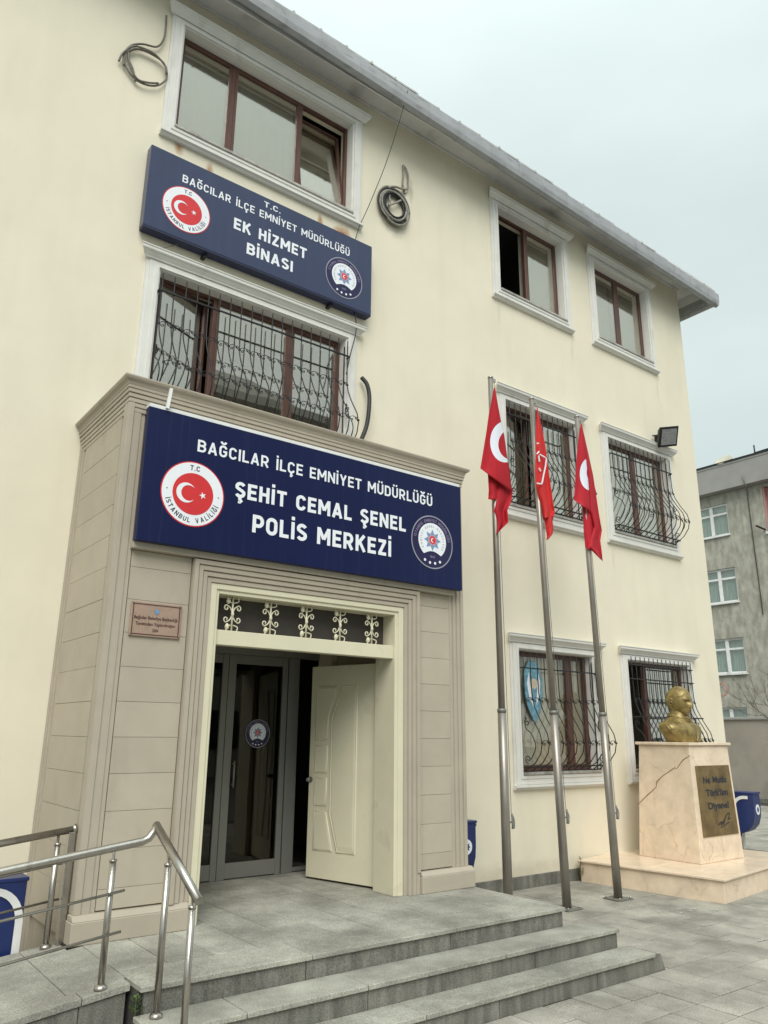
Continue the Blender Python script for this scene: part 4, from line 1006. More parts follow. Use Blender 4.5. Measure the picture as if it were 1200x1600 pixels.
def flag_mat(name, base, kind):
    m = mat(name, base, .75, 0, .07, 8, .55, 22, 0, None, .3, 4, 0, (3, 3, .35))
    t = m.node_tree; n = t.nodes.new; l = t.links.new; src, b = base_link(m)
    uv = n('ShaderNodeUVMap'); uv.uv_map = 'UVMap'
    def ell(cx, cz, rx, rz):
        s_ = n('ShaderNodeVectorMath'); s_.operation = 'SUBTRACT'; l(uv.outputs[0], s_.inputs[0]); s_.inputs[1].default_value = (cx, cz, 0)
        q = n('ShaderNodeVectorMath'); q.operation = 'MULTIPLY'; l(s_.outputs[0], q.inputs[0]); q.inputs[1].default_value = (1/rx, 1/rz, 0)
        ln = n('ShaderNodeVectorMath'); ln.operation = 'LENGTH'; l(q.outputs[0], ln.inputs[0])
        lt = n('ShaderNodeMath'); lt.operation = 'LESS_THAN'; l(ln.outputs['Value'], lt.inputs[0]); lt.inputs[1].default_value = 1; return lt.outputs[0]
    A = ell(*kind[0]); B = ell(*kind[1]); sub = n('ShaderNodeMath'); sub.operation = 'SUBTRACT'; sub.use_clamp = True; l(A, sub.inputs[0]); l(B, sub.inputs[1])
    mm = n('ShaderNodeMixRGB'); l(sub.outputs[0], mm.inputs[0]); l(src, mm.inputs[1]); mm.inputs[2].default_value = (.74, .76, .84, 1)
    l(mm.outputs[0], b.inputs['Base Color'])
    return m
def cloth(mb, rows, z_off, wav, uvs, k=14, yb=6.36, plain=0):
    """rows: list of (pxL,pyL,pxR,pyR) ; cloth strip between them, pleated in depth by wav(s,t)"""
    pts = []; m = len(rows)
    def interp(i, t):
        r0, r1 = rows[i], rows[i+1]; return [r0[q]+(r1[q]-r0[q])*t for q in range(4)]
    fine = []
    for i in range(m-1):
        for q in range(5): fine.append(interp(i, q/5))
    fine.append(rows[-1])
    b = len(mb.v)
    for i, r_ in enumerate(fine):
        s_ = i/(len(fine)-1)
        for j in range(k+1):
            t = j/k; px_ = r_[0]+(r_[2]-r_[0])*t; py_ = r_[1]+(r_[3]-r_[1])*t
            mb.v.append(tuple(at(px_, py_, yb+z_off+wav(s_, t)))); uvs.append((px_+plain, py_))
    for i in range(len(fine)-1):
        for j in range(k):
            a = b+i*(k+1)+j; mb.f.append((a, a+1, a+k+2, a+k+1)); mb.sm.append(True); mb.mi.append(0)
def Z1(x, y): return (740+x/5.93, 580+y/5.926)
def Z2(x, y): return (820+x/5.93, 620+y/5.926)
def rowsz(Zf, L): return [Zf(a, b)+Zf(c, d) for a, b, c, d in L]
def ripple(amp, fr, ph=0): return lambda s_, t: amp*math.sin(fr*t*math.pi*2+ph+s_*1.3)*(.15+.85*min(1, s_*1.6))+.01*math.sin(s_*9+t*5)*s_
def make_flag(label, m, panels, group='flags hanging from the poles'):
    mb = MB(); uvs = []
    for (Zf, rws, off, wav, *pl_) in panels: cloth(mb, rowsz(Zf, rws), off, wav, uvs, plain=pl_[0] if pl_ else 0)   # plain: this fold shows no print
    mb.uv = uvs
    o = build('flag', mb, m, fixn=False)
    sd_ = o.modifiers.new('thick', 'SOLIDIFY'); sd_.thickness = .004
    return setp(o, label, 'flag', group)
RED = (.42, .012, .022)
c1 = Z1(290, 655); c2 = Z1(345, 678)
F1 = flag_mat('red_flag_cloth', RED, ((c1[0], c1[1], 138/5.93, 190/5.93), (c2[0], c2[1], 118/5.93, 140/5.93)))
make_flag('red Turkish flag with large white crescent on the leftmost pole', F1, [
 (Z1, [(130, 930, 215, 1000), (140, 1100, 225, 1130), (135, 1185, 225, 1200)], .035, ripple(.02, 1.2)),
 (Z1, [(195, 900, 345, 1050), (180, 1050, 362, 1110), (178, 1200, 352, 1200), (175, 1300, 315, 1285), (200, 1420, 322, 1400), (212, 1520, 240, 1480)], .055, ripple(.035, 1.4, 1)),
 (Z1, [(188, 155, 196, 155), (165, 280, 225, 320), (140, 400, 255, 480), (118, 560, 283, 600), (95, 700, 310, 800), (62, 900, 335, 930), (62, 900, 352, 1120)], .0, ripple(.02, .9, .5))])
c1 = Z2(600, 715); c2 = Z2(655, 700)
F3 = flag_mat('red_flag_cloth_pale', (.45, .016, .028), ((c1[0], c1[1], 92/5.93, 150/5.93), (c2[0], c2[1], 84/5.93, 105/5.93)))
make_flag('red Turkish flag folded over its crescent on the rightmost pole', F3, [
 (Z2, [(530, 960, 620, 1000), (540, 1080, 640, 1120), (545, 1250, 660, 1220), (560, 1390, 640, 1330), (570, 1400, 620, 1430)], .05, ripple(.02, 1.2)),
 (Z2, [(519, 250, 526, 250), (540, 400, 560, 400), (560, 560, 598, 570), (575, 700, 632, 720), (590, 860, 660, 900), (600, 1040, 690, 1100), (640, 1200, 715, 1240), (600, 1330, 700, 1330), (590, 1390, 712, 1420), (700, 1500, 722, 1522)], .03, ripple(.03, 1.0, 2), 5000),
 (Z2, [(518, 250, 525, 250), (500, 370, 545, 400), (482, 520, 564, 560), (472, 680, 582, 720), (465, 820, 594, 870), (455, 950, 606, 1040), (455, 955, 608, 1065)], .0, ripple(.018, .8, .4))])
# municipal flag in the middle: same cloth, white line figure
F2 = mat('bright_red_flag_cloth', (.58, .03, .03), .75, 0, .07, 8, .55, 22, 0, None, .3, 4, 0, (3, 3, .35))
b2 = F2.node_tree.nodes['Principled BSDF']; b2.inputs['Transmission Weight'].default_value = 0
mb = MB(); uvs = []
cloth(mb, rowsz(Z2, [(110, 95, 116, 95), (108, 200, 140, 200), (104, 300, 165, 320), (100, 430, 190, 450), (98, 560, 208, 590), (95, 700, 228, 740), (100, 820, 250, 880), (118, 900, 265, 1000), (140, 980, 280, 1060), (160, 1060, 272, 1090), (170, 1130, 262, 1110)]), .02, ripple(.03, 1.3, 1), uvs)
cloth(mb, rowsz(Z2, [(160, 1040, 270, 1090), (175, 1140, 255, 1150), (195, 1220, 262, 1220), (205, 1290, 255, 1270), (200, 1330, 215, 1320)]), .04, ripple(.02, 1, 0), uvs)
mb.uv = uvs
fl = build('flag', mb, F2, fixn=False); fl.modifiers.new('thick', 'SOLIDIFY').thickness = .004
setp(fl, 'narrow bright red flag with white line figure on the middle pole', 'flag', 'flags hanging from the poles')
ln = MB()
for seg in ([(140, 535), (175, 555), (200, 570), (192, 640), (175, 720), (160, 800)], [(112, 430), (128, 432)], [(112, 530), (132, 505)], [(128, 545), (136, 600)], [(132, 660), (146, 690)], [(112, 800), (158, 808)]):
    P = [at(*Z2(*q), 6.335) for q in seg]; ln.tube(P, .010, 4)
o = build('flag_print', ln, M['white'], fixn=False); o.parent = fl; o.location = WL[o.name]-WL[fl.name]

# =================================================================== MONUMENT
pod = empty('marble_podium', (10.4, 6.5, 0), 'low pink beige marble podium at the foot of the facade', 'podium')
Rz = Matrix.Translation((9.34, 5.50, 0)) @ Matrix.Rotation(R(7.5), 4, 'Z')
pb = MB().box(.02, 2.75, .02, 1.98, -.01, .245).xf(Rz)
build('podium_face', pb, M['marble'], pod, bevel=.004)
for a, b in ((-.015, .92), (.923, 1.86), (1.863, 2.79)):
    for c, d in ((-.015, .99), (.993, 1.99)): build('top_slab', MB().box(a, b, c, d, .247, .275).xf(Rz), M['marble'], pod, bevel=.005)
pd_ = empty('pedestal', (10.6, 6.7, .275), 'tapered pink beige marble pedestal under the bust', 'pedestal')
zb, zt_ = .276, 1.79
build('shaft', MB().hexa([(10.10,6.25,zb),(11.19,6.25,zb),(11.19,7.21,zb),(10.10,7.21,zb)], [(10.15,6.30,zt_),(11.15,6.30,zt_),(11.15,7.11,zt_),(10.15,7.11,zt_)]), M['marble'], pd_, bevel=.006)
build('cap_slab', MB().box(10.115, 11.19, 6.265, 7.15, zt_+.001, zt_+.04), M['marble'], pd_, bevel=.006)
# crack: raised darker repair line on the left face
ck = MB(); pts = [(7.19, .95), (7.0, 1.10), (6.86, 1.21), (6.84, 1.29), (6.75, 1.37), (6.55, 1.49), (6.52, 1.47), (6.40, 1.60), (6.30, 1.66)]
def facex(z): return 10.10+.05*(z-zb)/(zt_-zb)
P = [(facex(z)-.001, y, z) for y, z in pts]; ck.tube([(p[0], p[1]+random.uniform(-.01, .01), p[2]) for p in P], [.004, .007, .005, .008, .005, .006, .004, .007, .004], 4)
build('crack', ck, mat('crack_stain', (.24, .12, .06), .8), pd_)
# brass plate
def frt(x, z, d=0): return (x, 6.25+.05*(z-zb)/(zt_-zb)-d, z)
bp_ = MB(); q = [(10.235, .52), (11.15, .53), (11.07, 1.58), (10.225, 1.58)]
q = [(10.22, .60), (11.115, .60), (11.09, 1.52), (10.235, 1.52)]
bp_.hexa([frt(q[0][0], q[0][1], .014), frt(q[1][0], q[1][1], .014), frt(q[1][0], q[1][1], -.002), frt(q[0][0], q[0][1], -.002)], [frt(q[3][0], q[3][1], .014), frt(q[2][0], q[2][1], .014), frt(q[2][0], q[2][1], -.002), frt(q[3][0], q[3][1], -.002)])
build('brass_plate', bp_, M['brass'], pd_, bevel=.002)
mb = MB()
for s_, x0, x1, z in (('Ne', 10.37, 10.54, 1.285), ('Mutlu', 10.61, 10.97, 1.285), ("Türk'üm", 10.40, 10.96, 1.115), ('Diyene!', 10.42, 10.95, .945)):
    t_ = MB(); text_line(t_, s_, x0, x1, z, .092, 0, .038); mb = MB(); mb.add([frt(v[0], v[2], .0165) for v in t_.v], t_.f); build('lettering', mb, M['ink'], pd_, fixn=False)
t_ = [frt(x, z, .017) for x, z in ((10.62, .74), (10.70, .78), (10.68, .73), (10.78, .80), (10.74, .74), (10.84, .85), (10.93, .88), (10.88, .80), (10.95, .82))]
mb = MB(); mb.tube(bez(t_, 5), .006, 4); mb.tube([frt(10.66, .70, .017), frt(10.9, .76, .017)], .005, 4)
build('signature', mb, M['ink'], pd_, fixn=False)

# ---- bust
bu = empty('bust', (10.62, 6.68, 1.83), 'gilded bronze bust of a man in jacket and bow tie on the marble pedestal', 'statue')
BX, BY, BZ = 10.62, 6.72, 1.831
def bust_torso():
    mb = MB(); n = 48; secs = []
    # (z, half width, half depth, centre y shift)
    for z, hw, hd, cyy in ((0, .27, .19, -.04), (.05, .30, .20, -.04), (.11, .34, .205, -.03), (.17, .41, .20, -.02), (.215, .42, .19, -.01), (.25, .40, .175, .005), (.28, .33, .165, .015), (.305, .255, .155, .02), (.33, .195, .148, .015), (.36, .155, .142, 0), (.40, .122, .128, -.012), (.45, .112, .122, -.015), (.50, .108, .12, -.01)):
        ring = []
        for k in range(n):
            a = 2*math.pi*k/n; ca, sa = math.cos(a), math.sin(a)
            e = 2.0 if z > .27 else 2.4
            x = hw*abs(ca)**(2/e)*(1 if ca > 0 else -1); y = hd*abs(sa)**(2/e)*(1 if sa > 0 else -1)
            if sa < 0 and z < .34: y -= .03*math.exp(-(x/.13)**2)      # chest
            if z < .27: x = max(-.38, min(.38, x))                   # arms cut flat
            ring.append((BX+x, BY+cyy+y, BZ+z))
        secs.append(ring)
    vs = [p for r_ in secs for p in r_]; m = len(secs)
    mb.add(vs, [(i*n+k, i*n+(k+1) % n, (i+1)*n+(k+1) % n, (i+1)*n+k) for i in range(m-1) for k in range(n)], True)
    mb.add(secs[0], [tuple(range(n))[::-1]]); return mb
build('torso', bust_torso(), M['bronze'], bu)
hx, hy, hz = BX, BY-.03, BZ+.575
def sst(a, b, x):
    t = max(0, min(1, (x-a)/(b-a))); return t*t*(3-2*t)
def head():
    mb = MB(); nu, nv = 96, 72
    G = lambda a, s: math.exp(-(a/s)**2)
    tilt = Matrix.Rotation(R(7), 3, 'X')
    for j in range(nv+1):
        ph = -math.pi/2+math.pi*j/nv
        for i in range(nu):
            th = 2*math.pi*i/nu
            d = Vector((math.sin(th)*math.cos(ph), -math.cos(th)*math.cos(ph), math.sin(ph)))
            x = d.x*.158; y = d.y*.192; z = d.z*.222
            u = z/.222                       # -1 chin ... 1 crown
            if u < .1:                       # face narrows to the jaw
                k = 1-.14*sst(.1, -.75, u)-.10*sst(-.6, -1, u); x *= k
                if y > 0: y *= 1-.25*sst(0, -.8, u)
                else: y *= 1+.13*sst(0, -.75, u)
            if y < 0 and abs(x) < .14: y = -(abs(y)**.92)*.180**.08        # flatter face front
            f = sst(-.05, .45, -d.y)         # how frontal
            ax = abs(x); w_ = 0
            w_ += .016*G(ax-.05, .048)*G(z-.048, .018)                    # brow ridge
            w_ -= .042*G(ax-.055, .028)*G(z-.014, .022)                    # eye hollows
            w_ += .013*G(ax-.055, .017)*G(z-.014, .010)                    # eyelids
            w_ -= .004*G(ax-.055, .022)*G(z+.006, .005)
            nz_ = sst(.05, -.045, z)*sst(-.078, -.058, z)                  # nose wedge growing downwards
            w_ += (.014+.030*nz_)*G(x, .017+.010*nz_)*sst(.055, .02, z)*sst(-.082, -.060, z)
            w_ += .012*G(ax-.022, .010)*G(z+.055, .012)                    # nostril wings
            w_ += .010*G(ax-.080, .030)*G(z+.022, .026)                    # cheekbones
            w_ -= .010*G(ax-.075, .030)*G(z+.085, .030)                    # hollow cheeks
            w_ += .014*G(x, .036)*G(z+.100, .010)-.018*G(x, .046)*G(z+.113, .006)+.014*G(x, .032)*G(z+.126, .010)
            w_ -= .010*G(x, .04)*G(z+.140, .010); w_ += .030*G(x, .038)*G(z+.166, .024)
            w_ -= .006*G(ax-.05, .012)*G(z+.085, .03)                      # mouth folds
            y -= w_*f
            # hair: a slightly raised, combed back cap with a receding front
            line = .105+.030*G(x, .05) if d.y < 0 else .105-.23*sst(0, .55, d.y)
            line = .118-.05*sst(.06, .13, ax) if d.y < -.3 else line
            hcap = sst(line, line+.022, z)
            k = 1+hcap*(.028+.006*math.sin(th*22+z*30))
            mb.v.append(tuple(Vector((hx, hy, hz))+tilt @ Vector((x*k, y*k, z*(1+hcap*.02)))))
    for j in range(nv):
        for i in range(nu):
            mb.f.append((j*nu+i, j*nu+(i+1) % nu, (j+1)*nu+(i+1) % nu, (j+1)*nu+i)); mb.sm.append(True); mb.mi.append(0)
    return mb
build('head', head(), M['bronze'], bu)
for s_ in (-1, 1):
    em = MB(); Yv, Zv = Vector((s_*.35, .9, -.1)).normalized(), Vector((0, .12, 1)).normalized()
    c = Vector((hx+s_*.155, hy+.028, hz-.005))
    P = [c+Yv*(.026*math.cos(a))+Zv*(.046*math.sin(a)-.006*math.cos(a)) for a in [2*math.pi*k/16 for k in range(16)]]
    em.tube(P, [.014 if k < 9 else .009 for k in range(16)], 6, closed=True)
    em.tube([c+Vector((-s_*.012, -.006, -.03)), c+Vector((-s_*.006, 0, .0)), c+Vector((-s_*.012, .004, .025))], [.014, .019, .012], 8)
    build('ear', em, M['bronze'], bu)
cl = MB()          # collar, lapels and bow tie
cz_ = BZ+.355
cl.tube([(BX+.150*math.cos(a), BY-.008+.148*math.sin(a), cz_+.01+.035*math.sin(a)) for a in [2*math.pi*k/24 for k in range(24)]], .015, 8, closed=True)
build('collar', cl, M['bronze'], bu)
lp = MB()
for s_ in (-1, 1):
    pts = [(BX+s_*.125, BY+.02, BZ+.37), (BX+s_*.150, BY-.09, BZ+.31), (BX+s_*.125, BY-.185, BZ+.20), (BX+s_*.06, BY-.245, BZ+.09), (BX+s_*.012, BY-.262, BZ+.01)]
    lp.tube(bez(pts, 5), [.022]*len(bez(pts, 5)), 8)
    pts = [(BX+s_*.24, BY+.0, BZ+.315), (BX+s_*.33, BY-.02, BZ+.283), (BX+s_*.372, BY-.04, BZ+.235), (BX+s_*.366, BY-.10, BZ+.16), (BX+s_*.30, BY-.145, BZ+.09), (BX+s_*.255, BY-.165, BZ+.03), (BX+s_*.225, BY-.175, BZ+.005)]
    lp.tube(bez(pts, 5), .013, 8)
build('lapel', lp, M['bronze'], bu)
bt = MB()
for s_ in (-1, 1):
    bt.hexa([(BX, BY-.190, BZ+.300), (BX+s_*.065, BY-.175, BZ+.28), (BX+s_*.065, BY-.14, BZ+.28), (BX, BY-.15, BZ+.300)], [(BX, BY-.190, BZ+.320), (BX+s_*.065, BY-.175, BZ+.345), (BX+s_*.065, BY-.14, BZ+.345), (BX, BY-.15, BZ+.320)])
bt.box(BX-.016, BX+.016, BY-.20, BY-.15, BZ+.29, BZ+.33)
build('bow_tie', bt, M['bronze'], bu)

# =================================================================== HANDRAILS
def railing(name, label, y, x_end, foot_xs, top0, bars, ext=None):
    r_ = empty(name, (x_end, y, zr(x_end)), label, 'handrail')
    return r_
fr_ = railing('handrail', 'stainless steel handrail of the ramp that turns down the steps in front', 5.11, 1.9, None, None, None)
rz = lambda x: 1.222+.128*(x-1.82)     # rail centre height
pts = [(-1.6, 5.11, rz(-1.6)), (1.0, 5.11, rz(1.0)), (1.98, 5.11, rz(1.98)), (2.02, 5.11, rz(2.02)+.012), (2.055, 5.11, 1.305), (2.07, 5.10, 1.325)]
build('ramp_rail', MB().tube(pts, .0255, 18), M['steel'], fr_)
build('step_rail', MB().tube([(2.068, 5.125, 1.335), (2.10, 4.48, .985)], .027, 18), M['steel'], fr_)
def post(par, x, y, z0, z1, r=.021):
    build('post', MB().tube([(x, y, z0), (x, y, z1-.085)], r, 16), M['steel'], par)
    build('post_head', MB().tube([(x, y, z1-.085), (x, y, z1-.07), (x, y, z1-.068), (x, y, z1-.02)], [r+.003, r+.003, .010, .010], 12), M['steel'], par)
    build('foot_cover', MB().tube([(x, y, z0-.0), (x, y, z0+.016), (x, y, z0+.03)], [.040, .038, r+.002], 16), M['steel'], par)
for x in (1.82, .72, -.4, -1.4): post(fr_, x, 5.155 if x > 1 else 5.155, zr(x), rz(x)-.005)
post(fr_, 2.075, 4.90, .30, 1.205); post(fr_, 2.098, 4.56, .15, 1.02)
for dz in (.265, .495):
    a = (1.90, 5.125, rz(1.90)-dz); b = (-1.6, 5.125, rz(-1.6)-dz); build('infill_bar', MB().tube([a, b], .0085, 10), M['steel'], fr_)
bk = railing('handrail', 'stainless steel handrail against the porch side behind the ramp', 6.3, 1.8, None, None, None)
build('ramp_rail', MB().tube([(1.90, 6.3, rz(1.82)-.015), (-1.6, 6.3, rz(-1.6)-.03)], .0255, 18), M['steel'], bk)
build('rail_end_cap', MB().tube([(1.895, 6.3, rz(1.82)-.015), (1.925, 6.3, rz(1.82)-.01)], .034, 14), M['steel'], bk)
for x in (1.80, .7, -.4): post(bk, x, 6.3, zr(x), rz(x)-.03)
build('post', MB().box(1.868, 1.915, 6.27, 6.33, zr(1.88), 1.19), M['steel'], bk, bevel=.004)
for dz in (.25, .49): build('infill_bar', MB().tube([(1.86, 6.32, rz(1.85)-dz), (-1.6, 6.32, rz(-1.6)-dz)], .0085, 10), M['steel'], bk)

# =================================================================== BINS
def make_bin(loc, rot, label):
    b = empty('litter_bin', loc, label, 'litter bin', 'navy litter bins')
    # local: back at y=0, belly towards -y, width along x (-.16...16); heights from local z
    def bl(name, mb, m, bevel=0):
        me_o = build(name, mb, m, None, bevel=bevel); me_o.parent = b; me_o.location = WL[me_o.name]; return me_o
    prof = [(0, .30), (-.14, .31), (-.25, .36), (-.33, .45), (-.375, .58), (-.385, .72), (-.385, .95), (-.37, .975), (0, .975)]
    mb = MB().extr(prof, -.16, .16); bl('bin_body', mb, M['bin'], .008)
    bl('rim', MB().box(-.168, .168, -.40, .01, .955, .985), M['bin'], .005)
    for s_ in (-1, 1):
        path = [(0, 0), (0, .60)]+[(-.0-.20+.20*math.cos(a), .66+.24*math.sin(a)) for a in [math.pi/2*k/8 for k in range(9)]]+[(-.27, .90)]
        mb = MB(); w2 = .026
        P = [Vector((s_*.17, -.03+p[0], p[1])) for p in path]
        n = len(P); vs = []
        for i, p in enumerate(P):
            t = (P[min(i+1, n-1)]-P[max(i-1, 0)]).normalized(); q = Vector((0, -t.z, t.y))
            for sx in (0, .008):
                vs += [p+q*w2+Vector((s_*sx, 0, 0)), p-q*w2+Vector((s_*sx, 0, 0))]
        fs = []
        for i in range(n-1):
            a = i*4; c = a+4; fs += [(a, a+1, c+1, c), (a+2, c+2, c+3, a+3), (a, c, c+2, a+2), (a+1, a+3, c+3, c+1)]
        fs += [(0, 2, 3, 1), (n*4-4, n*4-3, n*4-1, n*4-2)]
        mb.add(vs, fs); bl('bracket', mb, M['whitem'])
    bl('foot', MB().tube([(-.17, -.02, .012), (-.17, -.36, .012), (-.12, -.42, .012), (.12, -.42, .012), (.17, -.36, .012), (.17, -.02, .012)], .014, 8), M['steel'])
    bl('back_post', MB().tube([(0, -.05, 0), (0, -.05, .34)], .022, 10), M['steel'])
    ds = MB().prism(disc(0, .70, .085, 24), -.390, -.386); bl('logo_disc', ds, M['white'])
    lg = MB().prism(star(0, .70, .055, 8, .6), -.392, -.3902); bl('logo_star', lg, M['bin'])
    kn = MB().tube([(.168, -.34, .93), (.195, -.34, .93)], .018, 8); bl('knob', kn, M['blackm'])
    dots = MB()
    for i in range(4):
        for j in range(3): dots.prism(disc(-.02+i*.02, .50+j*.02, .003, 6), -.166, -.1645)
    b.rotation_euler = (0, 0, rot)
    return b
make_bin((1.66, 6.60, -.0), R(-90), 'navy litter bin with white bracket behind the ramp handrails').scale.z = .90
make_bin((6.70, YF-.02, -.06), 0, 'navy litter bin half hidden behind the right side of the porch')
make_bin((13.75, 7.75, .0), R(8), 'navy litter bin beyond the marble pedestal')

# =================================================================== SMALL WALL THINGS
# floodlight
fl_ = empty('floodlight', (12.1, YF, 7.05), 'black floodlight bracketed to the wall above the first floor corner window', 'floodlight')
tgt = Vector((-.18, -.85, -.48)).normalized(); sx_ = Vector((0, 0, 1)).cross(tgt).normalized(); ux = tgt.cross(sx_); 
rollm = Matrix.Rotation(R(14), 3, tgt); sx_ = rollm @ sx_; ux = rollm @ ux
fc = at(1043, 682, 7.30)
def fbox(mb, a, b, c, d, e, f, taper=1):
    def P(u, v, w_, k=1): return fc+sx_*u*k+ux*v*k+tgt*w_
    mb.add([P(a, c, e, taper), P(b, c, e, taper), P(b, d, e, taper), P(a, d, e, taper), P(a, c, f), P(b, c, f), P(b, d, f), P(a, d, f)], [(0,3,2,1),(4,5,6,7),(0,1,5,4),(1,2,6,5),(2,3,7,6),(3,0,4,7)])
mb = MB(); fbox(mb, -.20, .20, -.175, .175, -.13, .0, .62); fbox(mb, -.21, .21, -.185, .185, .001, .035); build('housing', mb, M['blackm'], fl_, bevel=.006)
mb = MB(); fbox(mb, -.17, .17, -.145, .145, .036, .041); build('lens', mb, M['lens'], fl_)
mb = MB(); hub = fc+tgt*-.05
mb.tube([hub+sx_*.19, hub+sx_*.19-tgt*.13, hub-tgt*.15, hub-sx_*.19-tgt*.13, hub-sx_*.19], .010, 6); mb.tube([hub-tgt*.15, Vector((12.12, YF, 7.18))], .02, 8)
mb.box(12.02, 12.16, YF-.03, YF-.001, 7.10, 7.28); build('bracket', mb, M['blackm'], fl_)
# cable coils
def coil(name, label, spec, m, r):
    mb = MB()
    for pts in spec: mb.tube(bez(pts, 6), r, 7)
    return setp(build(name, mb, m), label, 'cable')
def K1(x, y, Y=7.52): return at(180+x/4, y/4, Y)
def K2(x, y, Y=7.52): return at(560+x/8.89, 220+y/8.89, Y)
coil('cable_coil', 'looped grey cable hanging on the wall left of the wide top floor window', [
 [K1(320, 98, 7.53), K1(315, 180), K1(300, 250), K1(260, 292), K1(170, 275), K1(100, 285), K1(55, 340), K1(60, 400), K1(110, 480), K1(180, 525), K1(260, 535), K1(315, 500), K1(322, 440), K1(300, 390), K1(240, 345), K1(160, 310), K1(100, 315), K1(80, 360), K1(110, 430), K1(125, 510)],
 [K1(22, 382), K1(50, 330, 7.5), K1(110, 290, 7.5), K1(170, 300, 7.49), K1(250, 340, 7.49), K1(310, 410, 7.49), K1(318, 460, 7.5)],
 [K1(52, 410), K1(70, 330, 7.51), K1(130, 300, 7.5)],
 [K1(85, 330, 7.5), K1(90, 400, 7.5), K1(135, 490, 7.5), K1(200, 515, 7.5), K1(270, 520, 7.5)]], M['cable'], .012)
random.seed(3)
spec = [[K2(620, 340, 7.55), K2(665, 400), K2(690, 500), K2(690, 600), K2(680, 670), K2(600, 665), K2(520, 640), K2(450, 640), K2(400, 680)],
        [K2(620, 345, 7.54), K2(625, 480, 7.54), K2(615, 620, 7.54), K2(650, 740, 7.54)],
        [K2(480, 720), K2(560, 800), K2(620, 900), K2(640, 940)], [K2(500, 690), K2(430, 760), K2(440, 850), K2(410, 930)], [K2(420, 900, 7.5), K2(520, 860, 7.5), K2(590, 830, 7.5)]]
for q in range(17):
    cx_, cy_ = 495+random.uniform(-14, 14), 915+random.uniform(-14, 14); a_, b_ = random.uniform(125, 236), 0; b_ = a_*1.20
    loop = [K2(cx_+a_*math.cos(2*math.pi*k/12), cy_+b_*math.sin(2*math.pi*k/12+.42)+random.uniform(-8, 8), 7.535-.014*(q % 4)) for k in range(13)]
    spec.append(loop)
coil('cable_coil', 'thick tangle of black and grey cables coiled on the wall between the top windows', spec[:14], M['cablel'], .016)
coil('cable_coil', 'black outer loops of the cable tangle between the top windows', spec[14:], M['cabled'], .013)
setp(build('drop_wire', MB().tube(bez([at(637, 142, 6.97), at(624, 190, 7.12), at(602, 258, 7.3), at(577, 320, 7.42), at(556, 372, 7.52), at(553, 440, 7.545)], 6), .006, 6), M['cabled']), 'thin wire slanting from the gutter down behind the annex sign', 'wire')
setp(build('sagging_cable', MB().tube(bez([at(551, 476, 7.47), at(556, 500, 7.45), at(556, 520, 7.45), at(549, 548, 7.4), at(546, 560, 7.42), at(541, 585, 7.42)], 6), .008, 6), M['cabled']), 'thin black cable hanging from the underside of the annex sign', 'cable')
setp(build('loose_wire', MB().tube(bez([at(296, 368, 7.42), at(288, 376, 7.45), at(270, 384, 7.5), at(232, 392, 7.5)], 5), .004, 5), M['cable']), 'thin pale wire between the annex sign and the cornice below its left end', 'wire')
setp(build('conduit', MB().tube(bez([at(565, 590, 7.5), at(573, 600, 7.46), at(577, 618, 7.44), at(576, 645, 7.42), at(572, 668, 7.42), at(564, 688, 7.40)], 6), .028, 12), M['cabled']), 'black corrugated conduit curving down to the porch roof', 'conduit')
build_band = build('wall_ring', MB().tube([(13.37+.0, 7.53+.09*math.cos(a), 2.72+.11*math.sin(a)) for a in [2*math.pi*k/16 for k in range(16)]], .010, 6, closed=True).tube([(13.36, 7.58, 2.72), (13.40, 7.60, 2.72)], .015, 6), M['ring'])
setp(build_band, 'small red ring fixed at the far corner of the cream building', 'ring')
# paint spill
sp_ = MB()
for (cx_, cy_, rx, ry) in ((8.62, 5.55, .30, .05), (8.95, 5.42, .22, .04), (8.3, 5.75, .12, .05), (8.35, 4.50, .10, .03), (8.05, 4.40, .05, .03), (8.75, 4.45, .06, .02), (7.75, 4.6, .04, .02), (7.95, 6.9, .14, .05), (7.4, 7.0, .05, .03)):
    for q in range(7):
        x, y = cx_+random.gauss(0, rx*.5), cy_+random.gauss(0, ry*.6); rr = random.uniform(.004, .016)
        b = len(sp_.v); n = 7
        sp_.add([(x+rr*random.uniform(.6, 1.4)*math.cos(2*math.pi*k/n)*1.5, y+rr*random.uniform(.6, 1.4)*math.sin(2*math.pi*k/n), .0045+q*.0004) for k in range(n)], [tuple(range(n))])
setp(build('paint_spill', sp_, M['splash'], fixn=False), kind='stuff')

# =================================================================== BEHIND
FBX = 30
M['dpipe'] = mat('old_pipe', (.20, .19, .16), .8)
fb = empty('apartment_building', (FBX, 14, 0), 'grey cement rendered apartment block with white framed windows behind the station', 'building')
fwins = [(15.82, 17.45, 9.97, 11.32), (15.77, 17.4, 7.17, 8.58), (15.78, 17.4, 4.33, 5.72), (15.95, 17.5, 1.7, 3.02)]
def gridx(y0, y1, z0, z1, ops, x, depth):
    mb = wall_grid(-y1, -y0, z0, z1, [(-b, -a, c, d) for a, b, c, d in ops], 0, depth)
    mb.v = [(x+v[1], -v[0], v[2]) for v in mb.v]; return mb
rec = (8.0, 14.28, 9.75, 11.62)
fm = gridx(4, 24, 0, 11.75, fwins+[rec], FBX, .25)
fm.box(FBX+.26, FBX+10, 4, 24, 0, 11.7)
build('wall', fm, M['fb'], fb, fixn=False)
build('parapet', MB().box(FBX-.45, FBX+10, 3.8, 24.2, 11.76, 12.78).box(FBX-.47, FBX+10, 3.75, 24.3, 12.781, 12.87), M['fascia'], fb)
build('parapet_cap', MB().box(FBX-.50, FBX+.3, 3.7, 24.3, 12.872, 12.94), M['blackm'], fb)
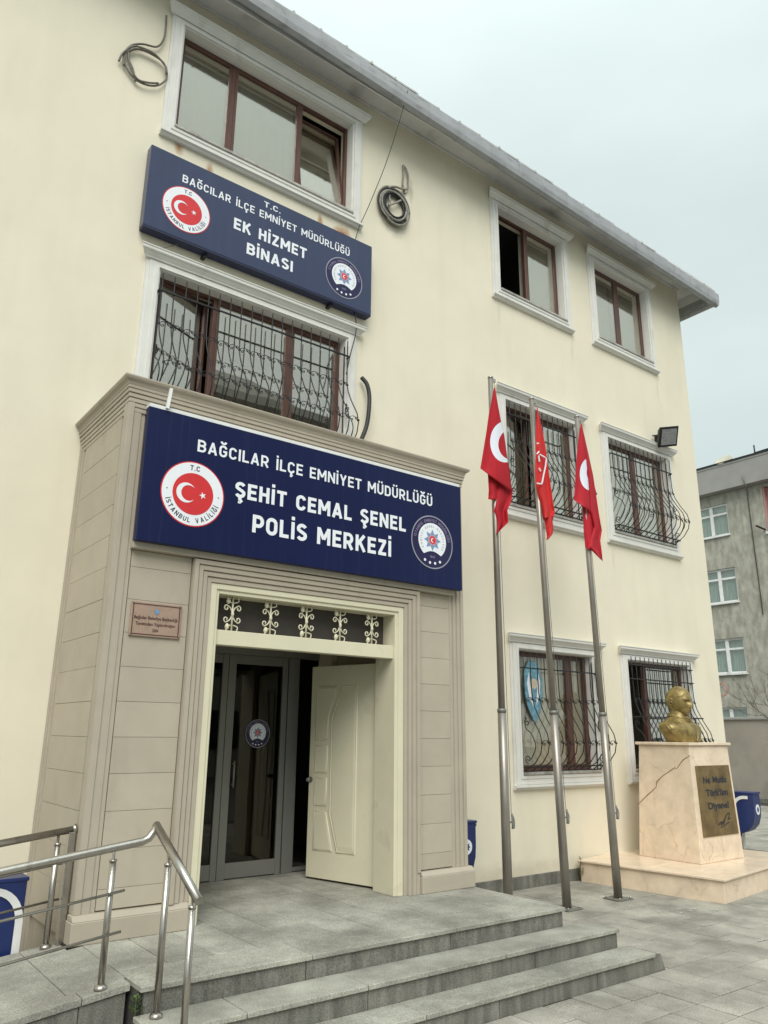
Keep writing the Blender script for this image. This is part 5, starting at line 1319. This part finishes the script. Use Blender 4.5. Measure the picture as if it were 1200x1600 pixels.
build('balcony_recess', MB().box(FBX+.22, FBX+.255, 8, 14.26, 9.77, 11.6).box(FBX+.01, FBX+.22, 14.20, 14.27, 9.77, 11.6), M['pink'], fb)
build('balcony_ledge', MB().box(FBX-.08, FBX+.2, 8, 14.3, 9.66, 9.745), M['pvc'], fb)
build('balcony_rack', MB().tube([(FBX-.02, 14.35, 9.85), (FBX-.5, 14.45, 9.95)], .04, 5).tube([(FBX-.4, 14.05, 9.55), (FBX-.02, 14.2, 9.6)], .03, 5), M['blackm'], fb)
for (a, b, c, d) in fwins:
    wn = empty('window', (FBX, (a+b)/2, c), parent=fb)
    mb = MB(); x0, x1 = FBX+.08, FBX+.14; t = .075
    mb.box(x0, x1, a, a+t, c, d).box(x0, x1, b-t, b, c, d).box(x0, x1, a+t, b-t, c, c+t).box(x0, x1, a+t, b-t, d-t, d)
    ym = (a+b)/2-.06; zm = d-.42; mb.box(x0-.01, x1, ym-.07, ym+.07, c+t, d-t).box(x0-.005, x1, a+t, ym-.07, zm-.04, zm+.04).box(x0-.005, x1, ym+.07, b-t, zm-.04, zm+.04)
    build('frame', mb, M['pvc'], wn, bevel=.004)
    build('pane', MB().box(x0+.02, x0+.03, a+t, b-t, c+t, d-t), M['glassw'], wn)
    build('sill', MB().box(FBX-.10, FBX+.1, a-.03, b+.03, c-.06, c-.002), M['pvc'], wn)
    cm = MB(); n = 40
    for k in range(n+1):
        yy = a+t+(b-a-2*t)*k/n; xx = FBX+.20+.012*math.sin(k*1.7); cm.v += [(xx, yy, c+.03), (xx, yy, d-.03)]
    for k in range(n): cm.f.append((2*k, 2*k+1, 2*k+3, 2*k+2)); cm.sm.append(True); cm.mi.append(0)
    build('curtain', cm, M['lace'], wn, fixn=False)
build('downpipe', MB().tube([atx(1160, 742, FBX-.48)]+[atx(1165, 760, FBX-.5), (FBX-.06, atx(1166, 766, FBX-.1).y, 11.6), (FBX-.06, atx(1166, 766, FBX-.1).y-.02, 6.5)], .022, 8), M['dpipe'], fb)
sdz = atx(1131, 737, FBX-.3)
dish = MB().lathe([(0, .0), (.20, .02), (.34, .12), (.38, .22), (.35, .22), (.2, .08), (0, .05)], (0, 0, 0), 16)
dish.xf(Matrix.Translation((FBX-.1, sdz.y, 12.95)) @ Matrix.Rotation(R(-40), 4, 'Y'))
dsh = build('satellite_dish', dish, M['blind']); setp(dsh, 'pale dish lying on the parapet of the grey apartment block', 'satellite dish')
ap = atx(1180, 712, FBX)
setp(build('roof_antenna', MB().tube([(FBX, ap.y, 12.9), (FBX, ap.y, 13.45)], .03, 5).tube([(FBX, ap.y, 13.12), (FBX, ap.y-2.5, 13.2)], .03, 5), M['blackm']), 'thin dark antenna rail on the roof of the grey apartment block', 'antenna')
# boundary wall
bw = empty('boundary_wall', (24, 12, 0), 'plain taupe boundary wall before the grey apartment block', 'wall')
build('wall_panel', MB().box(24, 24.2, 3, 22, -.02, 2.42), M['bwall'], bw)
build('coping', MB().box(23.93, 24.27, 3, 22, 2.42, 2.50), M['fascia'], bw, bevel=.01)
build('foot_kerb', MB().box(23.86, 24, 3, 22, -.01, .14), M['granr'], bw, bevel=.01)
# bare tree at the right edge
random.seed(11)
tr = empty('bare_tree', (20.5, 9.6, 0), 'bare leafless tree whose twigs reach in from the right edge', 'tree')
tm = MB(); bm_ = MB()
base = Vector((21.0, 10.15, 0)); 
tm.tube([base, base+Vector((.03, .02, 1.2)), base+Vector((0, .05, 2.4))], [.10, .08, .06], 8)
def branch(mb, p, d, L, r, lev):
    pts = [p]; q = p.copy(); dd = d.copy()
    for i in range(5):
        dd = (dd+Vector((random.gauss(0, .13), random.gauss(0, .13), random.gauss(.02, .1)))).normalized(); q = q+dd*L/5; pts.append(q.copy())
    mb.tube(pts, [r*(1-.16*i) for i in range(6)], 4, caps=False)
    if lev:
        for k in range(3 if lev > 1 else 3):
            i = random.randint(2, 5); nd = (dd+Vector((random.gauss(0, .5), random.gauss(0, .5), random.gauss(.1, .4)))).normalized(); branch(mb, pts[i], nd, L*.68, r*.55, lev-1)
for k in range(9):
    a = 2*math.pi*k/9; branch(bm_, base+Vector((0, .05, 1.9+.07*k)), Vector((math.cos(a), math.sin(a), .8)).normalized(), 1.05, .017, 3)
build('trunk', tm, M['bark'], tr); build('crown', bm_, M['bark'], tr, fixn=False)
# house across the street, behind the viewer (it shows in the window glass)
oh = empty('opposite_building', (16, -17, 0), 'beige block across the street behind the viewer, mirrored in the window panes', 'building')
build('wall', MB().box(8, 24.5, -24, -17, -.02, 17.6), M['oppo'], oh)
build('roof', MB().box(7.5, 25, -24.5, -16.5, 17.601, 18.0).hexa([(12, -23, 18.0), (20, -23, 18.0), (20, -17, 18.0), (12, -17, 18.0)], [(15, -21, 20), (17, -21, 20), (17, -19, 20), (15, -19, 20)]), M['fascia'], oh)
ow_ = [(x, z) for z in (1.2, 4.4, 7.6, 10.8, 14.4) for x in (9, 12, 15, 18, 21)]
for x, z in ow_: build('window', MB().box(x, x+1.6, -16.99, -16.9, z, z+1.6), M['blackm'], oh)
print('objects', len(bpy.data.objects))
